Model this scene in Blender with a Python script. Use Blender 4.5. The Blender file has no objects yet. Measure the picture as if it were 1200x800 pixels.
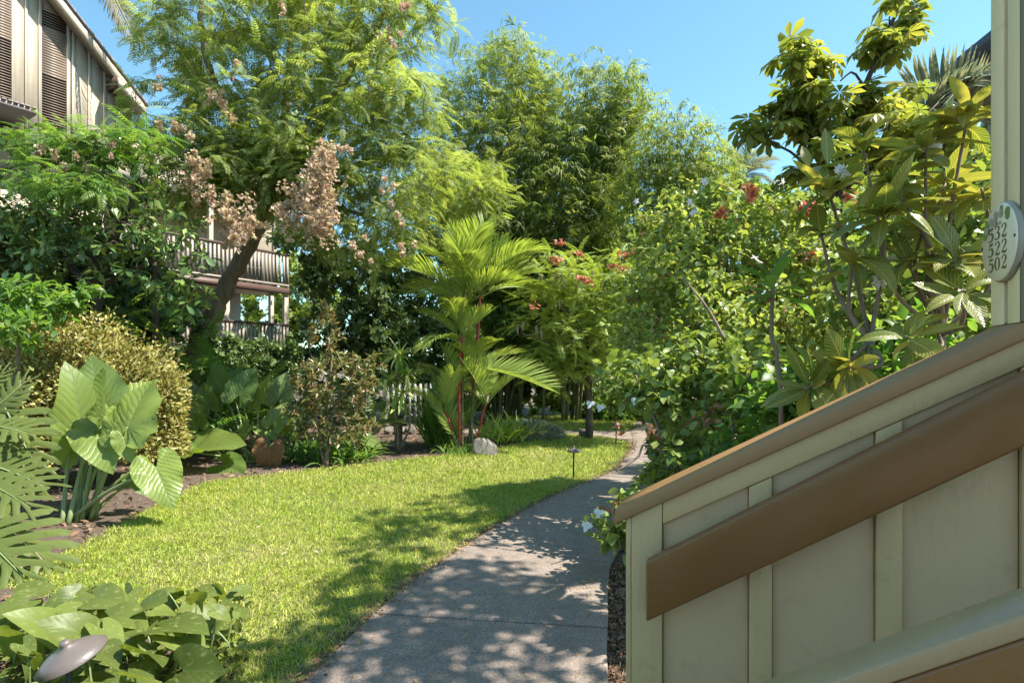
import bpy, math, random
import numpy as np
from mathutils import Vector, Matrix

# ------------------------------------------------------------------ camera, sky, sun, exposure
scene = bpy.context.scene
FPX, HY, CX, EYE = 667.0, 430.0, 600.0, 1.6          # focal length and horizon in photo pixels, eye height in metres
cam_d = bpy.data.cameras.new("camera"); cam = bpy.data.objects.new("camera", cam_d)
scene.collection.objects.link(cam); scene.camera = cam
cam.location = (0, 0, EYE); cam.rotation_euler = (math.radians(90), 0, 0)
cam_d.sensor_width = 36.0; cam_d.lens = 36.0 * FPX / 1200.0
cam_d.shift_y = (HY - 400.0) / 1200.0
cam_d.clip_start = 0.05; cam_d.clip_end = 1500

SUN_DIR = Vector((0.55, -0.10, 0.83)).normalized()      # towards the sun
world = bpy.data.worlds.new("World"); scene.world = world; world.use_nodes = True
wn = world.node_tree.nodes; wl = world.node_tree.links
sky = wn.new("ShaderNodeTexSky"); sky.sky_type = 'NISHITA'; sky.sun_disc = False
sky.sun_elevation = math.asin(SUN_DIR.z); sky.sun_rotation = math.atan2(SUN_DIR.x, SUN_DIR.y)
sky.air_density = 1.0; sky.dust_density = 0.3; sky.ozone_density = 1.6
wn["Background"].inputs["Strength"].default_value = 0.128
tint = wn.new("ShaderNodeMix"); tint.data_type = 'RGBA'; tint.blend_type = 'MULTIPLY'; tint.inputs[0].default_value = 1.0
tint.inputs[7].default_value = (0.66, 0.89, 0.81, 1)           # even white balance of the whole sky
wl.new(sky.outputs[0], tint.inputs[6]); wl.new(tint.outputs[2], wn["Background"].inputs["Color"])
sun_d = bpy.data.lights.new("sun", 'SUN'); sun_d.energy = 4.4; sun_d.angle = math.radians(0.53)
sun_d.color = (1.0, 0.95, 0.86)
sun = bpy.data.objects.new("sun", sun_d); scene.collection.objects.link(sun)
sun.rotation_euler = (-SUN_DIR).to_track_quat('-Z', 'Y').to_euler()
scene.view_settings.view_transform = 'Standard'; scene.view_settings.look = 'None'
scene.view_settings.gamma = 1.0; scene.view_settings.exposure = 1.46
scene.view_settings.use_curve_mapping = False
scene.render.engine = 'CYCLES'
scene.cycles.max_bounces = 12; scene.cycles.diffuse_bounces = 8; scene.cycles.transmission_bounces = 8
scene.cycles.use_denoising = True
scene.cycles.sample_clamp_indirect = 8.0

rng = np.random.default_rng(11)
COL = scene.collection.objects
PI = math.pi

# ------------------------------------------------------------------ small helpers
def A(*v): return np.array(v, float)
def P(px, py, Y):                                     # photo pixel at a chosen distance -> world point
    return A((px - CX) * Y / FPX, Y, EYE - (py - HY) * Y / FPX)
def G(px, py):                                        # photo pixel on level ground -> world point
    return P(px, py, FPX * EYE / (py - HY))
def norm(v):
    v = np.asarray(v, float)
    return v / np.maximum(np.linalg.norm(v, axis=-1, keepdims=True), 1e-9)

def tag(o, label=None, cat=None, group=None, kind=None):
    if label: o["label"] = label
    if cat: o["category"] = cat
    if group: o["group"] = group
    if kind: o["kind"] = kind
    return o
def empty(name, loc=(0, 0, 0), **k):
    o = bpy.data.objects.new(name, None); o.empty_display_size = 0.2
    COL.link(o); o.location = tuple(float(x) for x in loc)
    bpy_roots.append(o)
    return tag(o, **k)
bpy_roots = []
def link(name, me, parent=None):
    o = bpy.data.objects.new(name, me); COL.link(o)
    if parent is not None:
        o.parent = parent
        if parent.parent is None:
            o.matrix_parent_inverse = Matrix.Translation(-parent.location)
    return o

def mesh_from(V, F, mat=None, smooth=False, uv=None, rnd=None, name="mesh"):
    """V (n,3), F (m,3) or (m,4) int arrays -> mesh"""
    V = np.asarray(V, np.float32); F = np.asarray(F, np.int32)
    me = bpy.data.meshes.new(name)
    k = F.shape[1]
    me.vertices.add(len(V)); me.vertices.foreach_set("co", V.ravel())
    me.loops.add(F.size); me.loops.foreach_set("vertex_index", F.ravel())
    me.polygons.add(len(F)); me.polygons.foreach_set("loop_start", np.arange(len(F), dtype=np.int32) * k)
    if smooth: me.polygons.foreach_set("use_smooth", np.ones(len(F), bool))
    me.update(calc_edges=True)
    if uv is not None:
        a = me.attributes.new("luv", 'FLOAT_VECTOR', 'POINT')
        u3 = np.zeros((len(V), 3), np.float32); u3[:, :2] = uv
        a.data.foreach_set("vector", u3.ravel())
    if rnd is not None:
        a = me.attributes.new("rnd", 'FLOAT', 'POINT'); a.data.foreach_set("value", np.asarray(rnd, np.float32))
    if mat is not None: me.materials.append(mat)
    return me

class Buf:
    """collects triangle pieces that belong to ONE part"""
    def __init__(s): s.V, s.F, s.U, s.R, s.n = [], [], [], [], 0
    def add(s, V, F, U=None, R=None):
        V = np.asarray(V, float)
        s.V.append(V); s.F.append(np.asarray(F) + s.n)
        s.U.append(np.zeros((len(V), 2)) if U is None else U)
        s.R.append(np.full(len(V), rng.random()) if R is None else R)
        s.n += len(V)
    def quad(s, V, F, **k):
        F = np.asarray(F); s.add(V, np.vstack([F[:, [0, 1, 2]], F[:, [0, 2, 3]]]), **k)
    def mesh(s, mat, smooth=False, name="mesh"):
        return mesh_from(np.vstack(s.V), np.vstack(s.F), mat, smooth, np.vstack(s.U), np.concatenate(s.R), name)
    def build(s, name, mat, parent=None, smooth=False):
        return link(name, s.mesh(mat, smooth, name), parent)

BOXF = np.array([[0, 3, 2, 1], [4, 5, 6, 7], [0, 1, 5, 4], [1, 2, 6, 5], [2, 3, 7, 6], [3, 0, 4, 7]])
def box8(pts):                                        # 4 bottom points then 4 top points
    b = Buf(); b.quad(np.array(pts, float), BOXF); return b
def bevel(o, w=0.006, seg=2):
    m = o.modifiers.new("bevel", 'BEVEL'); m.width = w; m.segments = seg; m.limit_method = 'ANGLE'; m.angle_limit = 0.6
    return o
def quadbox(name, pts, mat, parent=None, bev=0.0):
    o = link(name, mesh_from(np.array(pts, float), BOXF, mat), parent)
    if bev: bevel(o, bev)
    return o

def smoothline(pts, n):
    """Catmull-Rom through rows of pts (any number of columns), n samples"""
    p = np.asarray(pts, float)
    if len(p) == 2: 
        t = np.linspace(0, 1, n)[:, None]; return p[0] * (1 - t) + p[1] * t
    q = np.vstack([2 * p[0] - p[1], p, 2 * p[-1] - p[-2]])
    seg = np.linalg.norm(np.diff(p[:, :3], axis=0), axis=1); cum = np.concatenate([[0], np.cumsum(seg)]) / max(seg.sum(), 1e-9)
    out = []
    for t in np.linspace(0, 1, n):
        i = min(np.searchsorted(cum, t, side='right') - 1, len(p) - 2); i = max(i, 0)
        f = (t - cum[i]) / max(cum[i + 1] - cum[i], 1e-9)
        a, b, c, d = q[i], q[i + 1], q[i + 2], q[i + 3]
        out.append(0.5 * ((2 * b) + (c - a) * f + (2 * a - 5 * b + 4 * c - d) * f * f + (3 * b - a - 3 * c + d) * f ** 3))
    return np.array(out)

def tube(buf, pts, r, sides=6, R=None):
    p = np.asarray(pts, float); n = len(p)
    r = np.broadcast_to(np.asarray(r, float), (n,))
    T = norm(np.gradient(p, axis=0))
    ref = A(0.31, 0.17, 0.93) if abs(T[0] @ A(0, 0, 1)) < 0.8 else A(0.93, 0.31, 0.17)
    X = norm(np.cross(T, ref)); Y = np.cross(T, X)
    a = np.arange(sides) * 2 * PI / sides
    ring = (np.cos(a)[None, :, None] * X[:, None] + np.sin(a)[None, :, None] * Y[:, None]) * r[:, None, None] + p[:, None]
    V = ring.reshape(-1, 3)
    i = np.arange(n - 1)[:, None] * sides; j = np.arange(sides)[None]; k = (j + 1) % sides
    F = np.stack([i + j, i + k, i + sides + k, i + sides + j], -1).reshape(-1, 4)
    F3 = np.vstack([F[:, [0, 1, 2]], F[:, [0, 2, 3]]])
    cap = [[(n - 1) * sides, (n - 1) * sides + q, (n - 1) * sides + q + 1] for q in range(1, sides - 1)]
    cap += [[0, q + 1, q] for q in range(1, sides - 1)]
    L = np.concatenate([[0], np.cumsum(np.linalg.norm(np.diff(p, axis=0), axis=1))])
    U = np.stack([np.tile(np.arange(sides) / sides, n), np.repeat(L, sides)], 1)
    buf.add(V, np.vstack([F3, cap]), U, None if R is None else np.full(len(V), R))

# ------------------------------------------------------------------ materials
class NT:
    def __init__(s, name):
        s.m = bpy.data.materials.new(name); s.m.use_nodes = True; s.t = s.m.node_tree
        s.n, s.l = s.t.nodes, s.t.links; s.b = s.n["Principled BSDF"]; s.out = s.n["Material Output"]
    def new(s, typ, **k):
        nd = s.n.new(typ)
        for a, v in k.items(): setattr(nd, a, v)
        return nd
    def link(s, a, b): s.l.new(a, b)
    def math(s, op, a, b=None, clamp=False):
        nd = s.new("ShaderNodeMath", operation=op); nd.use_clamp = clamp
        for i, v in enumerate((a, b)):
            if v is None: continue
            if isinstance(v, (int, float)): nd.inputs[i].default_value = v
            else: s.link(v, nd.inputs[i])
        return nd.outputs[0]
    def noise(s, scale, detail=4, rough=0.6, co=None, dist=0.0):
        nd = s.new("ShaderNodeTexNoise"); nd.inputs["Scale"].default_value = scale
        nd.inputs["Detail"].default_value = detail; nd.inputs["Roughness"].default_value = rough
        nd.inputs["Distortion"].default_value = dist
        if co is not None: s.link(co, nd.inputs["Vector"])
        return nd.outputs["Fac"]
    def obj(s): 
        return s.new("ShaderNodeTexCoord").outputs["Object"]
    def pos(s): return s.new("ShaderNodeNewGeometry").outputs["Position"]
    def ramp(s, fac, stops, interp='LINEAR'):
        nd = s.new("ShaderNodeValToRGB"); cr = nd.color_ramp; cr.interpolation = interp
        while len(cr.elements) < len(stops): cr.elements.new(0.5)
        for e, (p, c) in zip(cr.elements, stops):
            e.position = p; e.color = (*c, 1) if len(c) == 3 else c
        s.link(fac, nd.inputs[0]); return nd.outputs[0]
    def mix(s, fac, a, b, mode='MIX'):
        nd = s.new("ShaderNodeMix", data_type='RGBA', blend_type=mode)
        for i, v in ((0, fac), (6, a), (7, b)):
            if isinstance(v, (int, float)): nd.inputs[i].default_value = v
            elif isinstance(v, tuple): nd.inputs[i].default_value = (*v, 1)
            else: s.link(v, nd.inputs[i])
        return nd.outputs[2]
    def bump(s, h, strength=0.3, dist=0.01, to=None):
        nd = s.new("ShaderNodeBump"); nd.inputs["Strength"].default_value = strength; nd.inputs["Distance"].default_value = dist
        s.link(h, nd.inputs["Height"]); 
        if to is None: s.link(nd.outputs[0], s.b.inputs["Normal"])
        return nd.outputs[0]

def leafmat(name, cols, rough=0.42, trans=0.4, tcol=(1.25, 1.22, 0.5), veins=None, spec=0.5, blotch=None, bumps=0.0, gain=None):
    """leaf: colour varies leaf by leaf (rnd attribute / object random); translucent; optional veins = (colour, count, slant, width, strength)"""
    if gain is None: gain = 2.05 if name.startswith("leaf_") else 1.1
    s = NT(name)
    at = s.new("ShaderNodeAttribute", attribute_name="rnd").outputs["Fac"]
    oi = s.new("ShaderNodeObjectInfo").outputs["Random"]
    f = s.math('FRACT', s.math('ADD', at, oi))
    cols = [(max(c[0], min(c[0] * 1.3, c[1] * 0.80)), c[1], max(c[2] * 1.5, c[1] * 0.17)) if c[1] > c[0] and c[1] > c[2] else c for c in cols]   # warm, slightly yellow greens
    st = [(i / max(len(cols) - 1, 1), tuple(min(0.85, x * gain) for x in c)) for i, c in enumerate(cols)]
    col = s.ramp(f, st)
    luv = s.new("ShaderNodeAttribute", attribute_name="luv").outputs["Vector"]
    if blotch:
        bc, sc, lo, hi = blotch
        nz = s.noise(sc, 3, 0.6, luv)
        k = s.new("ShaderNodeMapRange"); k.inputs[1].default_value = lo; k.inputs[2].default_value = hi
        s.link(nz, k.inputs[0]); col = s.mix(k.outputs[0], col, bc)
    if veins:
        vc, cnt, slant, wid, stg = veins
        sep = s.new("ShaderNodeSeparateXYZ"); s.link(luv, sep.inputs[0])
        au = s.math('ABSOLUTE', sep.outputs[0])
        wob = s.math('MULTIPLY', s.math('SUBTRACT', s.noise(2.5, 2, 0.5, luv), 0.5), 0.16)
        ph = s.math('FRACT', s.math('MULTIPLY', s.math('ADD', wob, s.math('SUBTRACT', sep.outputs[1], s.math('MULTIPLY', au, slant))), cnt))
        d = s.math('ABSOLUTE', s.math('SUBTRACT', ph, 0.5))
        k = s.new("ShaderNodeMapRange"); k.inputs[1].default_value = wid; k.inputs[2].default_value = wid * 0.3
        s.link(d, k.inputs[0])
        k2 = s.new("ShaderNodeMapRange"); k2.inputs[1].default_value = wid * 0.55; k2.inputs[2].default_value = wid * 0.25
        s.link(au, k2.inputs[0])
        vm = s.math('MULTIPLY', s.math('MAXIMUM', k.outputs[0], k2.outputs[0]), stg)
        col = s.mix(vm, col, vc)
        if bumps:
            s.bump(s.math('SUBTRACT', s.math('MULTIPLY', d, 2.0), vm), bumps, 0.006)
    s.link(col, s.b.inputs["Base Color"])
    s.b.inputs["Roughness"].default_value = rough; s.b.inputs["Specular IOR Level"].default_value = spec
    tr = s.new("ShaderNodeBsdfTranslucent"); s.link(s.mix(1.0, col, tcol, 'MULTIPLY'), tr.inputs[0])
    mx = s.new("ShaderNodeMixShader"); mx.inputs[0].default_value = trans
    s.link(s.b.outputs[0], mx.inputs[1]); s.link(tr.outputs[0], mx.inputs[2]); s.link(mx.outputs[0], s.out.inputs[0])
    return s.m

def barkmat(name, c1, c2, scale=9.0, rough=0.85):
    s = NT(name); o = s.obj()
    mp = s.new("ShaderNodeMapping"); mp.inputs["Scale"].default_value = (1, 1, 0.25); s.link(o, mp.inputs[0])
    n = s.noise(scale, 6, 0.65, mp.outputs[0], 0.6)
    s.link(s.ramp(n, [(0.3, c1), (0.7, c2)]), s.b.inputs["Base Color"]); s.b.inputs["Roughness"].default_value = rough
    s.bump(s.noise(scale * 4, 5, 0.7, mp.outputs[0]), 0.5, 0.02)
    return s.m

def paintmat(name, col, rough=0.5, grain=0.06, var=0.12, grain_dir=(30, 30, 2.5), dirt=0.0):
    s = NT(name); o = s.obj()
    mp = s.new("ShaderNodeMapping"); mp.inputs["Scale"].default_value = grain_dir; s.link(o, mp.inputs[0])
    g = s.noise(2.2, 5, 0.65, mp.outputs[0], 0.8)
    big = s.noise(2.3, 5, 0.62, o)
    c = s.ramp(big, [(0.25, tuple(x * (1 - var) for x in col)), (0.75, tuple(min(1, x * (1 + var)) for x in col))])
    if dirt:
        dn = s.noise(7.0, 7, 0.7, o, 0.4)
        k = s.new("ShaderNodeMapRange"); k.inputs[1].default_value = 0.56; k.inputs[2].default_value = 0.74; k.inputs[4].default_value = dirt
        s.link(dn, k.inputs[0]); c = s.mix(k.outputs[0], c, tuple(x * 0.45 for x in col))
    s.link(c, s.b.inputs["Base Color"])
    s.link(s.math('ADD', s.math('MULTIPLY', big, 0.25), rough - 0.12), s.b.inputs["Roughness"])
    s.bump(g, grain * 3, 0.01)
    return s.m

M = {}
# foliage
M['shower'] = leafmat("leaf_feathery", [(0.055, 0.090, 0.02), (0.100, 0.142, 0.03), (0.150, 0.185, 0.042), (0.195, 0.215, 0.06)], 0.6, 0.62, spec=0.3)
M['flower_tan'] = leafmat("flower_tan_pink", gain=1.3, cols=[(0.38, 0.29, 0.18), (0.47, 0.32, 0.26), (0.52, 0.41, 0.29), (0.44, 0.37, 0.20), (0.36, 0.25, 0.19)], rough=0.8, trans=0.35, tcol=(1.1, 1.0, 0.9))
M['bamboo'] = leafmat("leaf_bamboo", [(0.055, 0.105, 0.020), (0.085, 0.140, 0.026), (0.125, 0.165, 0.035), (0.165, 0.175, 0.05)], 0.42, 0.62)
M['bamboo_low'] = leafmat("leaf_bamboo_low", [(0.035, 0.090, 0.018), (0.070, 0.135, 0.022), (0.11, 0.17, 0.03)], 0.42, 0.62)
M['clusia'] = leafmat("leaf_glossy_dark", [(0.026, 0.062, 0.014), (0.040, 0.090, 0.018), (0.06, 0.12, 0.022), (0.10, 0.16, 0.03)], 0.3, 0.22, spec=0.6)
M['golden'] = leafmat("leaf_golden", [(0.07, 0.06, 0.015), (0.18, 0.165, 0.04), (0.24, 0.22, 0.07), (0.06, 0.095, 0.016), (0.28, 0.25, 0.12), (0.10, 0.07, 0.02), (0.14, 0.16, 0.03)], 0.6, 0.35, (1.1, 1.0, 0.6), spec=0.2)
M['alocasia'] = leafmat("leaf_elephant_ear", [(0.042, 0.088, 0.014), (0.062, 0.112, 0.016), (0.105, 0.155, 0.02), (0.05, 0.09, 0.02)], 0.38, 0.42, (1.45, 1.5, 0.5),
                        veins=((0.17, 0.24, 0.08), 8.0, 0.55, 0.12, 0.6), bumps=0.45, spec=0.6)
M['dead'] = leafmat("dead_leaf", [(0.20, 0.095, 0.04), (0.26, 0.13, 0.06), (0.15, 0.075, 0.035)], 0.7, 0.25, (1.2, 0.9, 0.6),
                    veins=((0.34, 0.17, 0.08), 9.0, 0.55, 0.16, 0.4), bumps=0.8)
M['monstera'] = leafmat("leaf_monstera", [(0.040, 0.062, 0.010), (0.052, 0.078, 0.013), (0.070, 0.098, 0.016)], 0.42, 0.4,
                        veins=((0.16, 0.22, 0.09), 8.0, 0.6, 0.10, 0.3), bumps=0.15, spec=0.35)
M['pothos'] = leafmat("leaf_pothos", [(0.040, 0.070, 0.010), (0.062, 0.095, 0.013), (0.090, 0.120, 0.018), (0.05, 0.08, 0.012)], 0.42, 0.45,
                      veins=((0.17, 0.25, 0.08), 5.0, 0.8, 0.07, 0.35), bumps=0.08, blotch=((0.30, 0.31, 0.10), 4.0, 0.56, 0.68), spec=0.35)
M['redcroton'] = leafmat("leaf_bronze", [(0.055, 0.075, 0.020), (0.10, 0.10, 0.03), (0.16, 0.085, 0.04), (0.12, 0.14, 0.04), (0.07, 0.11, 0.025)], 0.34, 0.3, (1.2, 1.1, 0.6), spec=0.6)
M['dracaena'] = leafmat("leaf_variegated", [(0.055, 0.15, 0.02), (0.10, 0.20, 0.025), (0.30, 0.33, 0.08), (0.42, 0.38, 0.16)], 0.36, 0.35)
M['palm'] = leafmat("leaf_palm", [(0.085, 0.145, 0.022), (0.13, 0.19, 0.03), (0.19, 0.235, 0.045)], 0.33, 0.42, spec=0.6)
M['palm_grey'] = leafmat("leaf_palm_dry", [(0.085, 0.11, 0.05), (0.14, 0.165, 0.085), (0.21, 0.21, 0.13)], 0.5, 0.3, (1.1, 1.0, 0.7))
M['litter_dry'] = leafmat("frond_dry", [(0.22, 0.19, 0.13), (0.30, 0.25, 0.17), (0.16, 0.16, 0.08)], 0.6, 0.2, (1, 1, .8))
M['fern'] = leafmat("leaf_fern", [(0.035, 0.10, 0.016), (0.060, 0.14, 0.02), (0.095, 0.175, 0.03)], 0.42, 0.62)
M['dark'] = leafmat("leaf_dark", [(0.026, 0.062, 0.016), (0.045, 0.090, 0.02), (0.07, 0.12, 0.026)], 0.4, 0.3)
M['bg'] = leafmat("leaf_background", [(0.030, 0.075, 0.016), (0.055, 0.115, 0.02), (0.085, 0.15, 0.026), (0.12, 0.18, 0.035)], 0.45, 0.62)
M['poinc'] = leafmat("leaf_lacy", [(0.085, 0.150, 0.022), (0.125, 0.195, 0.03), (0.17, 0.235, 0.04)], 0.45, 0.45)
M['hibiscus'] = leafmat("leaf_hibiscus", [(0.045, 0.095, 0.015), (0.075, 0.130, 0.02), (0.115, 0.17, 0.03), (0.15, 0.195, 0.04)], 0.40, 0.42,
                        veins=((0.17, 0.25, 0.06), 6.0, 0.7, 0.09, 0.35))
M['bush'] = leafmat("leaf_bush", [(0.075, 0.125, 0.018), (0.125, 0.175, 0.03), (0.175, 0.225, 0.045), (0.22, 0.235, 0.06), (0.05, 0.10, 0.018)], 0.38, 0.45)
M['croton'] = leafmat("leaf_croton_yellow_veins", [(0.040, 0.090, 0.012), (0.070, 0.115, 0.016), (0.125, 0.14, 0.024), (0.19, 0.175, 0.045)], 0.32, 0.42, (1.3, 1.2, 0.5),
                      veins=((0.50, 0.44, 0.14), 10.0, 0.36, 0.14, 0.9), bumps=0.35, spec=0.6)
M['schef'] = leafmat("leaf_umbrella", [(0.060, 0.095, 0.018), (0.10, 0.130, 0.022), (0.14, 0.155, 0.03), (0.18, 0.175, 0.045)], 0.33, 0.62, (1.2, 1.15, 0.5), spec=0.6)
M['lily'] = leafmat("leaf_lily", [(0.12, 0.21, 0.025), (0.19, 0.27, 0.035), (0.28, 0.31, 0.05)], 0.4, 0.45)
M['juniper'] = leafmat("leaf_juniper", [(0.08, 0.11, 0.055), (0.13, 0.15, 0.08), (0.20, 0.20, 0.13)], 0.6, 0.2)
M['plumbago'] = leafmat("leaf_plumbago", [(0.03, 0.085, 0.02), (0.05, 0.12, 0.03), (0.08, 0.15, 0.035)], 0.45, 0.35)
M['blue'] = leafmat("petal_blue", gain=1, cols=[(0.30, 0.40, 0.72), (0.42, 0.50, 0.78), (0.52, 0.58, 0.80)], rough=0.6, trans=0.3, tcol=(1, 1, 1))
M['white'] = leafmat("petal_white", gain=1, cols=[(0.78, 0.76, 0.74), (0.82, 0.80, 0.80), (0.80, 0.74, 0.74)], rough=0.6, trans=0.35, tcol=(1, 1, 1))
M['red'] = leafmat("petal_red", gain=1.1, cols=[(0.55, 0.14, 0.07), (0.62, 0.22, 0.12), (0.64, 0.30, 0.19)], rough=0.6, trans=0.3, tcol=(1, 1, 1))
M['brownfl'] = leafmat("bract_dry", [(0.20, 0.085, 0.045), (0.28, 0.13, 0.07), (0.34, 0.19, 0.11)], 0.75, 0.25, (1.1, 1, 0.8))
M['pod'] = leafmat("seed_pod", [(0.20, 0.15, 0.11), (0.28, 0.22, 0.17), (0.12, 0.08, 0.05)], 0.7, 0.1, (1, 1, 1))
M['litter'] = leafmat("litter", [(0.10, 0.055, 0.03), (0.19, 0.11, 0.06), (0.28, 0.19, 0.11), (0.14, 0.05, 0.03), (0.33, 0.27, 0.17)], 0.8, 0.1, (1, 1, 1))
M['litter_yellow'] = leafmat("litter_yellow", [(0.45, 0.34, 0.08), (0.36, 0.22, 0.08), (0.20, 0.11, 0.05)], 0.7, 0.1, (1, 1, 1))
M['stem_green'] = leafmat("stem_green", [(0.13, 0.20, 0.045), (0.17, 0.24, 0.06), (0.22, 0.27, 0.08)], 0.4, 0.12)
M['crownshaft'] = leafmat("crownshaft_red", [(0.30, 0.030, 0.020), (0.38, 0.045, 0.025), (0.26, 0.03, 0.02)], 0.35, 0.0)
# barks
M['bark'] = barkmat("bark_grey_brown", (0.13, 0.092, 0.066), (0.30, 0.225, 0.165))
M['bark_dark'] = barkmat("bark_dark", (0.035, 0.026, 0.02), (0.09, 0.07, 0.05))
M['twig'] = barkmat("bark_twig", (0.12, 0.085, 0.055), (0.24, 0.18, 0.125), 20)
M['culm'] = barkmat("bamboo_culm", (0.10, 0.10, 0.04), (0.20, 0.19, 0.09), 6)
M['palmstem'] = barkmat("palm_stem", (0.07, 0.08, 0.03), (0.15, 0.12, 0.06), 14)
# built things
M['siding'] = paintmat("paint_taupe", (0.53, 0.345, 0.19), 0.6, 0.13, 0.08, (16, 16, 2.2), 0.35)
M['trim'] = paintmat("paint_sage", (0.545, 0.365, 0.178), 0.55, 0.14, 0.08, (26, 26, 2.2), 0.35)
M['brown'] = paintmat("paint_brown", (0.195, 0.084, 0.024), 0.24, 0.03, 0.10, (8, 8, 8), 0.15)
M['railsheen'] = paintmat("sheen_tan", (0.36, 0.24, 0.13), 0.26, 0.03, 0.08, (12, 12, 4), 0.2)  # lighter colour stands in for sky reflected on the near rail
M['cap'] = paintmat("paint_cap_brown", (0.31, 0.165, 0.068), 0.5, 0.04, 0.09, (10, 10, 3), 0.3)
M['cream'] = paintmat("paint_cream", (0.88, 0.71, 0.44), 0.5, 0.09, 0.07, (26, 26, 2.0), 0.35)
M['groove'] = paintmat("paint_groove", (0.20, 0.17, 0.10), 0.6, 0.05, 0.1)
M['hwall'] = paintmat("house_siding", (0.43, 0.35, 0.26), 0.6, 0.04, 0.06, (6, 6, 1.2), 0.2)
M['htrim'] = paintmat("house_trim", (0.48, 0.40, 0.31), 0.55, 0.04, 0.06, (10, 10, 1.5), 0.2)
M['hbrown'] = paintmat("house_brown", (0.10, 0.055, 0.04), 0.55, 0.05, 0.12)
M['hrail'] = paintmat("balcony_paint", (0.33, 0.28, 0.23), 0.55, 0.05, 0.08)
M['slat'] = paintmat("louvre_brown", (0.25, 0.18, 0.135), 0.5, 0.03, 0.12)
M['void'] = paintmat("dark_interior", (0.020, 0.017, 0.016), 0.6, 0.0, 0.1)
M['tile'] = paintmat("roof_tile", (0.34, 0.275, 0.265), 0.7, 0.2, 0.15, (20, 20, 20), 0.3)
M['bluegrey'] = paintmat("roof_blue_grey", (0.040, 0.055, 0.085), 0.45, 0.05, 0.15)
M['metal'] = paintmat("bronze_metal", (0.125, 0.10, 0.09), 0.42, 0.05, 0.28, (14, 14, 14), 0.5)
M['black'] = paintmat("black_metal", (0.025, 0.025, 0.024), 0.5, 0.02, 0.1)
M['fence'] = paintmat("fence_white", (0.27, 0.27, 0.27), 0.6, 0.05, 0.08)
M['signface'] = paintmat("sign_glaze", (0.82, 0.71, 0.52), 0.25, 0.0, 0.03)
M['signedge'] = paintmat("sign_edge", (0.34, 0.30, 0.25), 0.45, 0.02, 0.1)
M['ink'] = paintmat("sign_ink", (0.16, 0.13, 0.055), 0.5, 0.0, 0.05)
M['inkgreen'] = paintmat("sign_leaf_green", (0.20, 0.27, 0.07), 0.4, 0.0, 0.1)
M['inkpetal'] = paintmat("sign_petal", (0.42, 0.34, 0.27), 0.4, 0.0, 0.1)
def stone(name, c1, c2, sc=4.0):
    s = NT(name); o = s.obj()
    s.link(s.ramp(s.noise(sc, 8, 0.7, o, 0.3), [(0.3, c1), (0.7, c2)]), s.b.inputs["Base Color"])
    s.b.inputs["Roughness"].default_value = 0.85; s.bump(s.noise(sc * 6, 8, 0.7, o), 0.6, 0.02)
    return s.m
M['rock'] = stone("rock", (0.10, 0.085, 0.07), (0.26, 0.225, 0.19))
M['lantern'] = stone("lantern_stone", (0.10, 0.095, 0.08), (0.26, 0.25, 0.22), 7)

# ground surfaces
def concrete(name="concrete"):
    s = NT(name); p = s.pos()
    big = s.noise(0.9, 6, 0.62, p, 0.4); mid = s.noise(7, 6, 0.7, p, 0.2); fine = s.noise(170, 3, 0.75, p)
    base = s.ramp(big, [(0.30, (0.165, 0.130, 0.105)), (0.55, (0.235, 0.187, 0.153)), (0.75, (0.30, 0.24, 0.2))])
    c = s.mix(0.5, base, s.ramp(mid, [(0.3, (0.165, 0.128, 0.10)), (0.7, (0.365, 0.285, 0.235))]))
    spk = s.ramp(fine, [(0.32, (0.30, 0.29, 0.29)), (0.45, (0.92, 0.92, 0.92)), (0.58, (1.0, 1.0, 1.0)), (0.70, (1.7, 1.66, 1.6))])
    agg = s.noise(62, 4, 0.8, p); c = s.mix(1.0, c, s.ramp(agg, [(0.33, (0.55, 0.54, 0.53)), (0.5, (1, 1, 1)), (0.68, (1.35, 1.33, 1.3))]), 'MULTIPLY')
    c = s.mix(1.0, c, spk, 'MULTIPLY')
    st = s.noise(2.6, 5, 0.7, p, 1.2)
    k = s.new("ShaderNodeMapRange"); k.inputs[1].default_value = 0.57; k.inputs[2].default_value = 0.72; k.inputs[4].default_value = 0.55
    s.link(st, k.inputs[0]); c = s.mix(k.outputs[0], c, (0.13, 0.108, 0.088))
    s.link(c, s.b.inputs["Base Color"]); s.b.inputs["Roughness"].default_value = 0.85
    s.bump(s.math('ADD', s.math('MULTIPLY', fine, 0.6), mid), 0.35, 0.008)
    return s.m
M['concrete'] = concrete()
def soil():
    s = NT("soil"); p = s.pos()
    a = s.noise(3.0, 8, 0.7, p); b = s.noise(38, 6, 0.75, p, 0.5)
    c = s.mix(0.5, s.ramp(a, [(0.3, (0.060, 0.038, 0.026)), (0.7, (0.15, 0.105, 0.075))]), s.ramp(b, [(0.35, (0.045, 0.03, 0.022)), (0.65, (0.22, 0.15, 0.105))]))
    s.link(c, s.b.inputs["Base Color"]); s.b.inputs["Roughness"].default_value = 0.95
    s.bump(s.math('ADD', a, b), 0.9, 0.03); return s.m
M['soil'] = soil()
def thatch():
    s = NT("lawn_thatch"); p = s.pos()
    a = s.noise(1.1, 6, 0.65, p); b = s.noise(60, 5, 0.75, p)
    c = s.mix(0.55, s.ramp(a, [(0.35, (0.19, 0.165, 0.05)), (0.65, (0.10, 0.15, 0.03))]), s.ramp(b, [(0.35, (0.05, 0.055, 0.018)), (0.65, (0.30, 0.27, 0.10))]))
    s.link(c, s.b.inputs["Base Color"]); s.b.inputs["Roughness"].default_value = 0.95
    s.bump(b, 0.9, 0.02); return s.m
M['thatch'] = thatch()
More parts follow.
